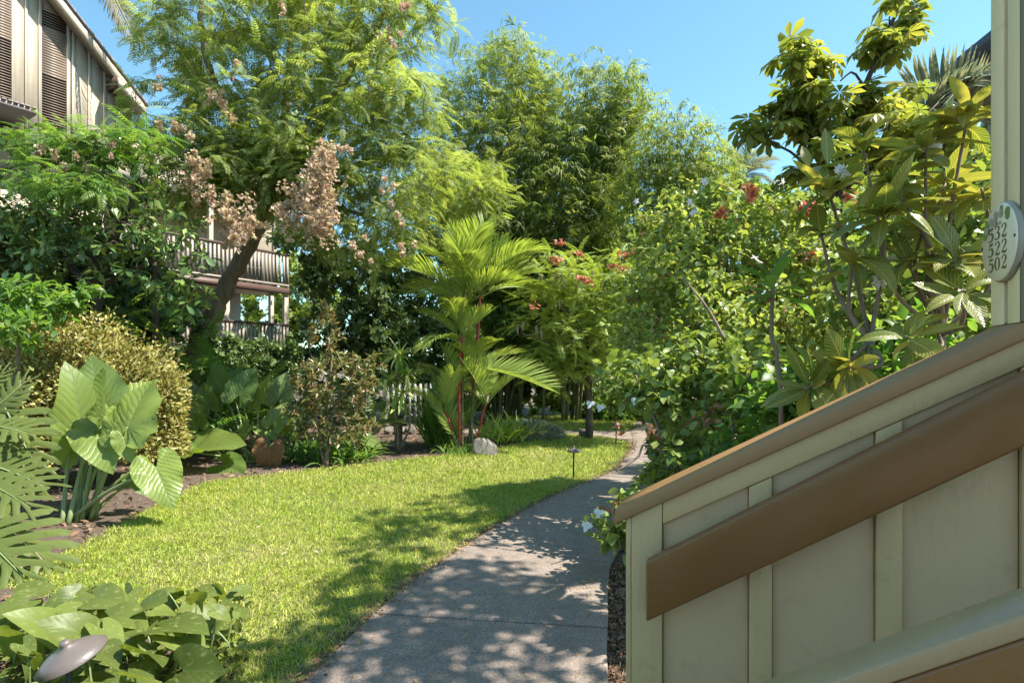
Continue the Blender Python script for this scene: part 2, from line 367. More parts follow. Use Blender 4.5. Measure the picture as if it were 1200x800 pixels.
def grassmat():
    s = NT("grass_blade"); p = s.pos()
    at = s.new("ShaderNodeAttribute", attribute_name="rnd").outputs["Fac"]
    big = s.noise(0.75, 5, 0.62, p)
    mid = s.noise(6.0, 4, 0.7, p)
    f = s.math('ADD', s.math('MULTIPLY', at, 0.62), s.math('ADD', s.math('MULTIPLY', s.math('SUBTRACT', big, 0.34), 1.15), s.math('MULTIPLY', s.math('SUBTRACT', mid, 0.5), 0.55)))
    c = s.ramp(f, [(0.10, (0.25, 0.38, 0.035)), (0.40, (0.42, 0.52, 0.06)), (0.66, (0.56, 0.58, 0.12)), (0.88, (0.64, 0.60, 0.22)), (1.0, (0.68, 0.57, 0.32))])
    s.link(c, s.b.inputs["Base Color"]); s.b.inputs["Roughness"].default_value = 0.5
    tr = s.new("ShaderNodeBsdfTranslucent"); s.link(c, tr.inputs[0])
    mx = s.new("ShaderNodeMixShader"); mx.inputs[0].default_value = 0.35
    s.link(s.b.outputs[0], mx.inputs[1]); s.link(tr.outputs[0], mx.inputs[2]); s.link(mx.outputs[0], s.out.inputs[0])
    return s.m
M['grass'] = grassmat()

# ------------------------------------------------------------------ leaf templates: (verts, tris, luv); length 1 along +Y, upper side +Z
def ell(t): return np.sin(PI * np.clip(t, 0, 1) ** 0.9) ** 0.8
def obov(t): return np.sin(PI * np.clip(t, 0, 1) ** 1.55) ** 0.75
def lanc(t): return np.sin(PI * np.clip(t, 0, 1) ** 0.62) ** 0.9
def ovat(t): return np.sin(PI * np.clip(t, 0, 1) ** 0.66) ** 0.7
def strip_leaf(width, prof=ell, n=5, fold=0.25, bend=0.5, cols=1, wave=0.0, pet=0.0):
    """folded, arching blade with n rows; cols quads on each side of the midrib"""
    t = np.linspace(0, 1, n + 1); th = bend * t
    dy, dz = np.cos(th), -np.sin(th)
    y = np.concatenate([[0], np.cumsum((dy[1:] + dy[:-1]) / 2)]) / n + pet; z = np.concatenate([[0], np.cumsum((dz[1:] + dz[:-1]) / 2)]) / n
    w = width * 0.5 * prof(np.clip(t, 0.02, 0.985)); w[0] = max(w[0] * 0.3, width * 0.03); w[-1] = width * 0.02
    k = np.arange(-cols, cols + 1) / cols
    X = w[:, None] * k[None]; up = np.abs(k)[None] * w[:, None] * fold + wave * width * np.sin(t[:, None] * 17 + np.sign(k)[None]) * np.abs(k)[None]
    V = np.stack([X, y[:, None] + up * np.sin(th)[:, None], z[:, None] + up * np.cos(th)[:, None]], -1).reshape(-1, 3)
    U = np.stack([np.broadcast_to(k[None], X.shape) * (w / (width * 0.5))[:, None], np.broadcast_to(t[:, None], X.shape)], -1).reshape(-1, 2)
    c = 2 * cols + 1; F = []
    for i in range(n):
        for j in range(c - 1):
            a = i * c + j
            F += [[a, a + 1, a + c + 1], [a, a + c + 1, a + c]]
    return V, np.array(F), U
def diamond(width=0.35, fold=0.2, mid=0.45, drop=0.06):
    V = A([0, 0, 0], [width / 2, mid, fold * width / 2], [0, 1, -drop], [-width / 2, mid, fold * width / 2])
    return V, np.array([[0, 1, 2], [0, 2, 3]]), A([0, 0], [1, mid], [0, 1], [-1, mid])
def hexleaf(width=0.5, fold=0.25, drop=0.12, prof=(0.22, 0.60)):
    w = width / 2
    V = A([0, 0, 0], [w * .85, prof[0], fold * w], [w * .8, prof[1], fold * w - drop * .4], [0, 1, -drop], [-w * .8, prof[1], fold * w - drop * .4], [-w * .85, prof[0], fold * w], [0, .45, 0])
    F = np.array([[0, 1, 6], [1, 2, 6], [2, 3, 6], [3, 4, 6], [4, 5, 6], [5, 0, 6]])
    return V, F, A([0, 0], [.85, prof[0]], [.8, prof[1]], [0, 1], [-.8, prof[1]], [-.85, prof[0]], [0, .45])
def place(tpl, p, d, u, s):
    """one template, many placements -> V (n,k,3)"""
    V = tpl[0]
    d = norm(d); x = np.cross(d, u); bad = np.linalg.norm(x, axis=1) < 1e-4; x[bad] = A(1, 0, 0); x = norm(x); z = np.cross(x, d)
    s = np.broadcast_to(np.asarray(s, float), (len(p),))
    return p[:, None] + s[:, None, None] * (V[None, :, 0:1] * x[:, None] + V[None, :, 1:2] * d[:, None] + V[None, :, 2:3] * z[:, None])
def compose(items):
    """items: (tpl, p, d, u, s) single placements -> one template"""
    Vs, Fs, Us, n = [], [], [], 0
    for t, p, d, u, s in items:
        V = place(t, np.asarray(p, float)[None], A(*d)[None], A(*u)[None], A(s))[0]
        Vs.append(V); Fs.append(t[1] + n); Us.append(t[2]); n += len(V)
    return np.vstack(Vs), np.vstack(Fs), np.vstack(Us)
def scatter(buf, tpls, p, d, u, s, rnd=None):
    n = len(p)
    if n == 0: return
    pick = rng.integers(0, len(tpls), n); s = np.broadcast_to(np.asarray(s, float), (n,))
    rnd = rng.random(n) if rnd is None else rnd
    for i, t in enumerate(tpls):
        m = pick == i; k = int(m.sum())
        if not k: continue
        V = place(t, p[m], d[m], u[m], s[m]); nv = V.shape[1]
        F = (t[1][None] + (np.arange(k) * nv)[:, None, None]).reshape(-1, 3)
        R = np.repeat(rnd[m], nv)
        if len(t) > 3: R = (R + 0.22 * np.tile(t[3], k)) % 1.0
        buf.add(V.reshape(-1, 3), F, np.tile(t[2], (k, 1)), R)
def rdir(n):
    v = rng.normal(size=(n, 3)); return norm(v)

def pinnate(pairs=11, leaflet=0.2, w=0.38, bend=0.7, spread=1.15, lt=None, even=True):
    """feathery compound leaf, length 1, arching down"""
    lt = lt or diamond(w, 0.15); it = []
    t = np.linspace(0, 1, 20); th = bend * t; y = np.cumsum(np.cos(th)) / 20; z = -np.cumsum(np.sin(th)) / 20
    for i in range(pairs):
        f = 0.14 + 0.84 * i / (pairs - 1); yy, zz, a = np.interp(f, t, y), np.interp(f, t, z), np.interp(f, t, th)
        ls = leaflet * (0.65 + 0.5 * math.sin(PI * min(1, f * 0.9 + 0.12)))
        for sg in (-1, 1):
            ang = spread - 0.35 * f + 0.08 * rng.normal()
            d = (sg * math.sin(ang), math.cos(ang) * math.cos(a), -math.cos(ang) * math.sin(a) - 0.22 - 0.1 * rng.random())
            it.append((lt, A(sg * 0.004, yy, zz), d, (0, math.sin(a), math.cos(a)), ls))
    V, F, U = compose(it)
    r = np.repeat(rng.random(len(it)) * 0.5, len(lt[0]))
    k = 5; ts = np.linspace(0, 1, k); yy, zz = np.interp(ts, t, y), np.interp(ts, t, z)
    rv = np.vstack([np.stack([np.full(k, s * 0.006), yy, zz], 1) for s in (-1, 1)])
    rf = []
    for i in range(k - 1): rf += [[i, k + i, k + i + 1], [i, k + i + 1, i + 1]]
    return np.vstack([V, rv]), np.vstack([F, np.array(rf) + len(V)]), np.vstack([U, np.zeros((2 * k, 2))]), np.concatenate([r, np.zeros(2 * k)])

# ------------------------------------------------------------------ branching: grow twigs from given limbs to points in the crown
def blob_points(blobs, n, shell=2.4):
    """blobs: (px, py, Y, rx px, ry px, rY m[, weight]) ellipsoids of the crown"""
    w = A(*[b[6] if len(b) > 6 else b[3] * b[4] for b in blobs]); w = w / w.sum()
    out = []
    for i in rng.choice(len(blobs), n, p=w):
        px, py, Y, rx, ry, rY = blobs[i][:6]
        v = rdir(1)[0] * rng.random() ** (1 / shell)
        c = P(px, py, Y); out.append(c + v * A(rx * Y / FPX, rY, ry * Y / FPX))
    return np.array(out)
def grow(limbs, targets, twig_r=0.006, lift=0.12, thick=0.010):
    """limbs: list of (points, r0, r1).  Returns list of (polyline, radii) and ends (pos, dir)"""
    tubes, nodes = [], []
    for pts, r0, r1 in limbs:
        L = np.linalg.norm(np.diff(np.asarray(pts), axis=0), axis=1).sum()
        n = max(6, int(L / 0.18)); q = smoothline(pts, n); q[1:-1] += rng.normal(size=(n - 2, 3)) * r0 * 0.12
        tubes.append((q, np.linspace(r0, r1, n) * (1 + 0.05 * rng.normal(size=n)))); nodes.append(q[n // 3:])
    N = np.vstack(nodes); ends = []
    d0 = np.min(np.linalg.norm(targets[:, None] - N[None], axis=2), axis=1)
    for i in np.argsort(d0):
        t = targets[i]; d = np.linalg.norm(N - t, axis=1) + 0.5 * np.maximum(0, N[:, 2] - t[2])
        b = N[np.argmin(d)]; L = np.linalg.norm(t - b)
        if L < 1e-3: continue
        m1 = b + (t - b) * 0.35 + A(0, 0, lift * L) + rng.normal(size=3) * 0.07 * L
        m2 = b + (t - b) * 0.7 + A(0, 0, lift * 0.9 * L) + rng.normal(size=3) * 0.06 * L
        q = smoothline([b, m1, m2, t], 6)
        tubes.append((q, np.linspace(twig_r + thick * min(L, 2.5) * 0.6, twig_r * 0.6, 6)))
        N = np.vstack([N, q[2:]]); ends.append((q[-1], norm(q[-1] - q[-2]), q))
    return tubes, ends
def tubes_obj(name, tubes, mat, parent, sides=6, small=0.012):
    b = Buf()
    for q, r in tubes: tube(b, q, r, sides if r[0] > small else 4)
    return b.build(name, mat, parent, True)
def on_ends(ends, k, spread=0.25, back=0.6):
    """k leaf roots around every twig end -> positions, outward directions"""
    n = len(ends); e = np.array([x[0] for x in ends]); dr = np.array([x[1] for x in ends])
    st = np.array([x[2][-3] for x in ends])
    e, dr, st = (np.repeat(a, k, 0) for a in (e, dr, st))
    f = rng.random(n * k)[:, None] ** 0.7
    p = st * (1 - f) * back + e * (1 - (1 - f) * back) + rdir(n * k) * spread * rng.random((n * k, 1))
    return p, norm(dr * 0.5 + rdir(n * k))
UP = A(0, 0, 1.0)
def ups(n, jit=0.35): return norm(UP + rng.normal(size=(n, 3)) * jit)

def leaf_parts(parent, tpls, mat, p, d, u, s, count, name="leaf", rest="foliage", smooth=False):
    """the `count` leaves nearest the camera become parts of their own (shared meshes), the rest one stuff part"""
    s = np.broadcast_to(np.asarray(s, float), (len(p),))
    o = np.argsort(np.linalg.norm(p - A(0, 0, EYE), axis=1)); near, far = o[:count], o[count:]
    ms = [mesh_from(t[0], t[1], mat, smooth, t[2], (t[3] if len(t) > 3 else np.zeros(len(t[0]))), name) for t in tpls]
    dd = norm(d[near]); x = np.cross(dd, u[near]); x = norm(x); z = np.cross(x, dd)
    for i, k in enumerate(near):
        ob = link(name, ms[rng.integers(len(ms))], parent)
        m = Matrix.Identity(4)
        for r in range(3): m[r][0], m[r][1], m[r][2], m[r][3] = x[i, r] * s[k], dd[i, r] * s[k], z[i, r] * s[k], p[k, r]
        ob.matrix_basis = m
    if len(far):
        b = Buf(); scatter(b, tpls, p[far], d[far], u[far], s[far])
        tag(b.build(rest, mat, parent, smooth), kind="stuff")

# ------------------------------------------------------------------ ground, lawn, path
def poly_in(poly, x, y):
    poly = np.asarray(poly); c = np.zeros(len(x), bool); j = len(poly) - 1
    for i in range(len(poly)):
        xi, yi, xj, yj = *poly[i], *poly[j]
        m = ((yi > y) != (yj > y)) & (x < (xj - xi) * (y - yi) / (yj - yi + 1e-12) + xi); c ^= m; j = i
    return c
g = 400.0
ground = link("ground", mesh_from(A([-g, -g, 0], [g, -g, 0], [g, g, 0], [-g, g, 0]), np.array([[0, 1, 2, 3]]), M['soil']))
tag(ground, kind="structure")

LAWN = [(-1.5, 1.2), (-1.42, 2.6), (-1.45, 2.9), (-2.0, 3.55), (-2.9, 3.9), (-3.75, 4.15), (-3.85, 5.1), (-4.05, 6.6), (-4.2, 7.8), (-3.5, 8.5),
        (-2.5, 9.25), (-1.5, 9.9), (-0.45, 10.75), (0.15, 11.8), (0.75, 13.0), (0.3, 14.5), (-0.2, 16.0), (-0.2, 18.2), (2.5, 18.4), (6.5, 19), (6.5, 14.5),
        (4.6, 13.6), (3.2, 11.5), (2.6, 9.8), (1.8, 7.8), (0.3, 5.2), (-0.4, 3.9), (-0.7, 2.6), (-0.9, 1.2)]
LL = smoothline([(-1.6, -1.2, 0), (-1.25, 1.6, 0), (-1.02, 2.88, 0), (-0.74, 4.1, 0), (0.0, 5.93, 0), (0.64, 7.14, 0), (1.5, 8.54, 0), (1.94, 9.79, 0), (2.32, 11.0, 0), (2.62, 12.4, 0), (3.0, 14.2, 0), (3.9, 17.0, 0), (6.5, 22, 0)], 140)
RR = smoothline([(1.6, -1.6, 0), (0.9, 0.3, 0), (0.44, 2.1, 0), (0.50, 2.96, 0), (0.58, 3.44, 0), (0.82, 4.64, 0), (1.30, 5.75, 0), (1.95, 6.95, 0), (2.75, 8.2, 0), (3.28, 9.5, 0), (3.65, 10.8, 0), (3.95, 12.2, 0), (4.35, 14.0, 0), (5.2, 16.6, 0), (7.8, 21.5, 0)], 140)
BR_A = smoothline([(2.55, 11.7, 0), (2.40, 12.2, 0), (2.0, 12.9, 0), (1.4, 13.25, 0), (0.4, 13.45, 0), (-1.2, 13.6, 0)], 30)
BR_B = smoothline([(3.3, 14.2, 0), (2.9, 14.15, 0), (2.3, 14.05, 0), (1.4, 14.1, 0), (0.4, 14.25, 0), (-1.2, 14.4, 0)], 30)
PATH_POLY = [tuple(p[:2]) for p in LL] + [tuple(p[:2]) for p in RR[::-1]]
BR_POLY = [tuple(p[:2]) for p in BR_A] + [tuple(p[:2]) for p in BR_B[::-1]]

def lawn_height(x, y): return 0.012 + 0.010 * np.sin(x * 1.3 + 0.4) * np.cos(y * 0.9)
nx, ny = 90, 150
gx, gy = np.meshgrid(np.linspace(-4.4, 6.6, nx), np.linspace(1.2, 19, ny))
inl = poly_in(LAWN, gx.ravel(), gy.ravel()).reshape(gx.shape)
V = np.stack([gx, gy, lawn_height(gx, gy)], -1).reshape(-1, 3)
i, j = np.meshgrid(np.arange(ny - 1), np.arange(nx - 1), indexing='ij'); a = (i * nx + j)
F = np.stack([a, a + 1, a + nx + 1, a + nx], -1)[inl[:-1, :-1] & inl[1:, 1:] & inl[1:, :-1] & inl[:-1, 1:]]
lawn = link("lawn", mesh_from(V, F, M['thatch'], True)); tag(lawn, kind="structure")

path = empty("path", (0, 4, 0), kind="structure")
def slab(Lp, Rp, top=0.045, name="slab"):
    n = len(Lp); m = 6; rows = []
    for k in range(n):
        f = np.linspace(0, 1, m)[:, None]; q = Lp[k] * (1 - f) + Rp[k] * f; rows.append(q)
    T = np.array(rows); T[..., 2] = top + 0.004 * np.sin(T[..., 0] * 2.1) * np.cos(T[..., 1] * 1.7)
    V = T.reshape(-1, 3); F = []
    for k in range(n - 1):
        for q in range(m - 1):
            a = k * m + q; F.append([a, a + 1, a + m + 1, a + m])
    per = [k * m for k in range(n)][::-1] + list(range(0, m)) + [k * m + m - 1 for k in range(1, n)] + list(range((n - 1) * m + m - 2, (n - 1) * m, -1))
    per = list(dict.fromkeys(per)); base = len(V)
    B = V[per].copy(); B[:, 2] = -0.06; V = np.vstack([V, B])
    for k in range(len(per)):
        k2 = (k + 1) % len(per); F.append([per[k], base + k, base + k2, per[k2]])
    o = link(name, mesh_from(V, np.array(F), M['concrete']), path)
    return bevel(o, 0.012, 2)
def at_y(curve, y): 
    return int(np.argmin(np.abs(curve[:, 1] - y)))
cuts = [(-1.2, -1.6), (2.0, 1.9), (3.62, 3.40), (5.0, 4.55), (6.6, 6.0), (8.2, 7.6), (9.8, 9.2), (11.4, 11.0), (14.2, 14.0), (17.0, 16.6), (22, 21.5)]
for (l0, r0), (l1, r1) in zip(cuts[:-1], cuts[1:]):
    yl = np.linspace(l0 + 0.009, l1 - 0.009, 12); yr = np.linspace(r0 + 0.009, r1 - 0.009, 12)
    Lp = np.stack([np.interp(yl, LL[:, 1], LL[:, 0]), yl, 0 * yl], 1); Rp = np.stack([np.interp(yr, RR[:, 1], RR[:, 0]), yr, 0 * yr], 1)
    slab(Lp, Rp)
slab(BR_A, BR_B, 0.038)

bounce_slab = quadbox('bounce_paving', [A(-9, -14, -.05), A(9, -14, -.05), A(9, -1.7, -.05), A(-9, -1.7, -.05), A(-9, -14, .03), A(9, -14, .03), A(9, -1.7, .03), A(-9, -1.7, .03)], M['concrete']); tag(bounce_slab, kind='structure')  # unseen slab added behind the camera to bounce light onto the stair wall
eb = Buf(); n = 5200; y = rng.uniform(2.2, 12, n); x = np.interp(y, LL[:, 1], LL[:, 0]) - 0.03 + 0.055 * rng.normal(size=n); onp = poly_in(PATH_POLY, x, y)
d = rdir(n); d[:, 2] *= .3
scatter(eb, [hexleaf(.5, .5, .3), diamond(.2, .3), diamond(.12, .3)], np.stack([x, y, np.where(onp, .054, .03)], 1), d, ups(n, .6), .026 * rng.uniform(.5, 1.6, n))
tag(eb.build("edge_debris", M['litter']), "brown clippings and dirt along the left edge of the path", "debris", kind="stuff")
eb = Buf(); n = 700; x = rng.uniform(-4, 2, n); y = rng.uniform(2.8, 10, n); m = poly_in(LAWN, x, y) & ~poly_in(PATH_POLY, x, y); x, y = x[m], y[m]; n = len(x); d = rdir(n); d[:, 2] *= .3
scatter(eb, [hexleaf(.5, .5, .3), diamond(.3, .3)], np.stack([x, y, np.full(n, .042)], 1), d, ups(n, .5), .035 * rng.uniform(.5, 1.5, n))
tag(eb.build("lawn_litter", M['litter']), "scattered small brown leaves lying on the lawn", "leaf litter", kind="stuff")
# grass blades (stuff)
def grass_points(n, x0, x1, y0, y1):
    x = rng.uniform(x0, x1, n); y = rng.uniform(y0, y1, n)
    jx, jy = x + rng.normal(size=n) * 0.05, y + rng.normal(size=n) * 0.05
    m = poly_in(LAWN, jx, jy) & ~poly_in(PATH_POLY, x, y) & ~poly_in(BR_POLY, x, y)
    xl_ = np.interp(y, LL[:, 1], LL[:, 0]); wob = 0.05 + 0.05 * np.sin(y * 7.1) * np.sin(y * 2.3 + 1) + 0.035 * rng.normal(size=n)
    m &= ~((x > xl_ - np.maximum(wob, 0) * 1.6) & (x < xl_ + 0.3))
    vis = np.abs(x) < y * 0.95 + 0.3
    return x[m & vis], y[m & vis]
gb = Buf()
gt = [diamond(0.10, 0.5, 0.35, 0.25), diamond(0.13, 0.4, 0.3, 0.5), diamond(0.09, 0.3, 0.4, 0.1)]
for (y0, y1, dens, ln) in ((1.2, 4.5, 8200, 0.040), (4.5, 6.5, 6400, 0.043), (6.5, 9, 4200, 0.05), (9, 13, 2300, 0.062), (13, 19, 1000, 0.085)):
    x, y = grass_points(int(dens * 11 * (y1 - y0)), -4.4, 6.6, y0, y1)
    n = len(x)
    patch = np.sin(x * 2.3 + 1.7 * np.sin(y * 1.9)) * np.sin(y * 2.9 + x) 
    keep = rng.random(n) < 0.80 + 0.22 * patch; x, y = x[keep], y[keep]; n = len(x)
    d = rdir(n); d[:, 2] = np.abs(d[:, 2]) * 0.9 + 0.35
    scatter(gb, gt, np.stack([x, y, lawn_height(x, y) - 0.004], 1), d, rdir(n), ln * rng.uniform(0.55, 1.35, n))
lawn_grass = gb.build("grass", M['grass'], lawn); tag(lawn_grass, kind="stuff")

# litter: dry leaves on the beds, bits on the path
lb = Buf(); n = 16000
x = rng.uniform(-7, 5, n); y = rng.uniform(2.2, 18, n)
m = ~poly_in(LAWN, x, y) & ~poly_in(PATH_POLY, x, y); x, y = x[m], y[m]
extra = rng.uniform(0, 1, 5000); ex = 0.62 + 0.16 * rng.random(5000) + 0.0 * extra; ey = rng.uniform(2.0, 4.6, 5000)
ex = np.interp(ey, RR[:, 1], RR[:, 0]) + 0.01 + 0.42 * rng.random(5000) ** 1.5
x = np.concatenate([x, ex]); y = np.concatenate([y, ey]); n = len(x)
d = rdir(n); d[:, 2] *= 0.35
scatter(lb, [hexleaf(0.45, 0.5, 0.3), diamond(0.3, 0.5), diamond(0.15, 0.3)], np.stack([x, y, 0.006 + 0.02 * rng.random(n)], 1), d, ups(n, 0.7), np.where(np.arange(n) < len(x) - 5000, 0.07, 0.035) * rng.uniform(0.5, 1.5, n))
tag(lb.build("leaf_litter", M['litter']), "dry brown fallen leaves scattered over the bare garden beds", "leaf litter", kind="stuff")
lb = Buf(); n = 900
t = rng.random(n); y = rng.uniform(2.2, 9.5, n); side = rng.random(n)
xl, xr = np.interp(y, LL[:, 1], LL[:, 0]), np.interp(y, RR[:, 1], RR[:, 0])
y[:160] = 4.15 + 0.28 * rng.normal(size=160); xl, xr = np.interp(y, LL[:, 1], LL[:, 0]), np.interp(y, RR[:, 1], RR[:, 0])
w = np.where(rng.random(n) < 0.5, np.where(rng.random(n) < 0.6, 0.10 * rng.random(n), 1 - 0.2 * rng.random(n)), rng.random(n)); w[:160] = 0.86 + 0.09 * rng.normal(size=160)
d = rdir(n); d[:, 2] *= 0.2
scatter(lb, [hexleaf(0.5, 0.4, 0.2), diamond(0.3, 0.4)], np.stack([xl + (xr - xl) * w, y, np.full(n, 0.053)], 1), d, ups(n, 0.4), 0.018 * rng.uniform(0.5, 1.6, n))
tag(lb.build("path_litter", M['litter_yellow']), "small yellow and brown leaf bits lying on the concrete path", "leaf litter", kind="stuff")

# ------------------------------------------------------------------ stair wall, rails, post, number plate
WC, WA, WB = A(0.447, 2.10, 0), A(0.9426, -0.334, 0), A(0.334, 0.9426, 0)     # corner of the wall, up the stair, away from the camera
def W(a, b, z): return WC + WA * a + WB * b + A(0, 0, z)
def capz(a): return 1.113 + 0.543 * a
def wbox(name, a0, a1, b0, b1, zb, zt, mat, parent, bev=0.004):
    """box in the wall's frame; zb, zt are functions of a (or numbers)"""
    fb = zb if callable(zb) else (lambda a: zb); ft = zt if callable(zt) else (lambda a: zt)
    pts = [W(a0, b0, fb(a0)), W(a1, b0, fb(a1)), W(a1, b1, fb(a1)), W(a0, b1, fb(a0)),
           W(a0, b0, ft(a0)), W(a1, b0, ft(a1)), W(a1, b1, ft(a1)), W(a0, b1, ft(a0))]
    return quadbox(name, pts, mat, parent, bev)
sw = empty("stair_wall", W(0.6, 0.05, 0), label="taupe board and batten stair wall under a sloping brown cap", cat="stair wall")
wbox("wall_core", 0.004, 2.3, 0.012, 0.098, -0.05, lambda a: capz(a) - 0.056, M['siding'], sw, 0)
edges = [0.0, 0.394, 0.771, 1.148, 1.525, 1.902, 2.28]
for k in range(len(edges) - 1):
    a0 = edges[k] + (0.108 if k == 0 else 0.0755); a1 = edges[k + 1] - 0.0025
    wbox("panel", a0, a1, 0.0, 0.0115, 0.0, lambda a: capz(a) - 0.140, M['siding'], sw, 0.001)
    wbox("panel", a0, a1, 0.0985, 0.11, 0.0, lambda a: capz(a) - 0.140, M['siding'], sw, 0.001)
wbox("corner_board", -0.004, 0.105, -0.021, 0.0115, 0.0, lambda a: capz(a) - 0.057, M['trim'], sw)
wbox("corner_board", -0.024, -0.0045, -0.019, 0.125, 0.0, lambda a: capz(a) - 0.057, M['trim'], sw)
for a in edges[1:-1]:
    wbox("batten", a, a + 0.073, -0.019, 0.0115, 0.0, lambda a: capz(a) - 0.1385, M['trim'], sw)
    wbox("batten", a, a + 0.073, 0.0985, 0.128, 0.0, lambda a: capz(a) - 0.1385, M['trim'], sw)
wbox("top_trim", 0.107, 2.3, -0.020, 0.0115, lambda a: capz(a) - 0.136, lambda a: capz(a) - 0.0565, M['trim'], sw)
wbox("top_trim", 0.107, 2.3, 0.0985, 0.13, lambda a: capz(a) - 0.136, lambda a: capz(a) - 0.0565, M['trim'], sw)
wbox("cap", -0.060, 2.3, -0.040, 0.150, lambda a: capz(a) - 0.055, capz, M['cap'], sw, 0.006)
# small nail heads and knots on the boards
nb = Buf()
for a, z in [(0.03, .97), (0.075, .95), (0.03, .40), (0.43, .9), (0.43, 0.55), (0.43, 0.2), (0.81, 1.0), (0.81, .6), (0.3, 1.20 - .03), (0.7, 1.39), (1.05, 1.59)]:
    c = W(a, -0.0215, z); th = np.arange(8) * PI / 4
    ring = np.array([c + WA * math.cos(t) * 0.0045 + A(0, 0, math.sin(t) * 0.0045) for t in th])
    nb.add(np.vstack([ring, (c - WB * 0.0012)[None]]), np.array([[k, (k + 1) % 8, 8] for k in range(8)]))
nb.build("nail_head", M['siding'], sw)

hr = empty("handrail", W(0.5, -0.09, 0.9), label="wide dark brown handrail board fixed along the stair wall", cat="handrail")
hz = lambda a: 0.890 + 0.622 * a
bevel(wbox("rail_board", 0.058, 2.2, -0.112, -0.068, lambda a: hz(a) - 0.212, hz, M['brown'], hr, 0), 0.010, 4)
for a in (0.5, 1.25, 1.9):
    wbox("bracket", a, a + 0.06, -0.067, -0.0205, lambda a: hz(a) - 0.15, lambda a: hz(a) - 0.06, M['brown'], hr, 0.003)
nr = empty("stair_rail", W(0.6, -1.17, 0), label="brown rail with sky sheen coloured into its top in the bottom right corner", cat="handrail")
rz = lambda a: 0.893 + 0.580 * a
bevel(wbox("rail_sheen", -0.10, 2.0, -1.202, -1.134, lambda a: rz(a) - 0.034, rz, M['railsheen'], nr, 0), 0.005, 3)  # separate strip that carries the sky sheen as colour
bevel(wbox("rail_board", -0.10, 2.0, -1.196, -1.140, lambda a: rz(a) - 0.19, lambda a: rz(a) - 0.036, M['brown'], nr, 0), 0.006, 3)
for a in (0.0, 0.75, 1.5):
    wbox("rail_post", a, a + 0.09, -1.213, -1.121, 0.0, lambda a: rz(a) - 0.195, M['trim'], nr, 0.004)
st = empty("staircase", W(0.5, -0.55, 0), label="concrete steps climbing between the stair wall and the near rail", cat="stairs")
for k in range(6):
    wbox("step", 0.25 + 0.30 * k, 0.25 + 0.30 * (k + 1) - 0.003, -1.10, -0.022, 0.0, 0.17 * (k + 1), M['concrete'], st, 0.006)

po = empty("corner_post", W(1.2, 0.06, capz(1.2)), label="cream painted boarded post end carrying the oval number plate", cat="post")
PA = 1.137
pb = lambda a: capz(a) + 0.002
wbox("post_core", PA + 0.022, PA + 0.40, -0.024, 0.155, pb, 4.2, M['groove'], po, 0)
wbox("post_board", PA, PA + 0.0215, 0.072, 0.158, pb, 4.2, M['cream'], po, 0.003)
wbox("post_board", PA, PA + 0.0215, -0.030, 0.046, pb, 4.2, M['cream'], po, 0.003)
wbox("post_board", PA - 0.001, PA + 0.09, -0.046, -0.031, pb, 4.2, M['groove'], po, 0.003)
wbox("post_board", PA + 0.0225, PA + 0.40, -0.045, -0.0245, pb, 4.2, M['siding'], po, 0.003)

sr = empty("stair_shade_roof", W(3.0, -0.8, 4.2), label="unseen flat roof over the stair cut to shade the near rail", cat="roof")
wbox("roof_slab", 1.7, 5.0, -3.2, 0.24, 4.21, 4.36, M['hwall'], sr, 0.01)  # added out of view, its extent set to shade the near rail
wbox("fascia", 1.66, 1.699, -3.2, 0.26, 4.10, 4.38, M['brown'], sr, 0.005)
# oval plate: x runs towards the camera side, y up, faces down the stair
SC = W(PA - 0.016, 0.050, 0); 
SC[2] = EYE + (430 - 284) * np.dot(SC, A(0, 1, 0)) / FPX
SX, SY, SN = -WB, A(0, 0, 1.0), -WA
def S(x, y, n): return SC + SX * x + SY * y + SN * n
sg = empty("number_plate", SC, label="oval cream plate reading 532 522 502 on the cream post", cat="sign")
SWd, SHt = 0.118, 0.124
def oval(rx, ry, n0, n1, mat, name, seg=48, rim=0.004):
    th = np.arange(seg) * 2 * PI / seg; V = []; F = []
    prof = [(1.0, n0), (1.0, n1 - rim), (1 - rim / rx, n1)]
    for f, nn in prof: V += [S(rx * f * math.cos(t), ry * f * math.sin(t), nn) for t in th]
    V += [S(0, 0, n1), S(0, 0, n0)]
    b = Buf()
    for r in range(2):
        for k in range(seg):
            q = (k + 1) % seg; b_, c_ = r * seg, (r + 1) * seg
            F += [[b_ + k, b_ + q, c_ + q], [b_ + k, c_ + q, c_ + k]]
    F += [[2 * seg + k, 2 * seg + (k + 1) % seg, 3 * seg] for k in range(seg)] + [[(k + 1) % seg, k, 3 * seg + 1] for k in range(seg)]
    b.add(np.array(V), np.array(F)); return b.build(name, mat, sg)
oval(SWd, SHt, -0.014, 0.000, M['signedge'], "backing")
oval(SWd - 0.004, SHt - 0.004, 0.0005, 0.006, M['signface'], "face")
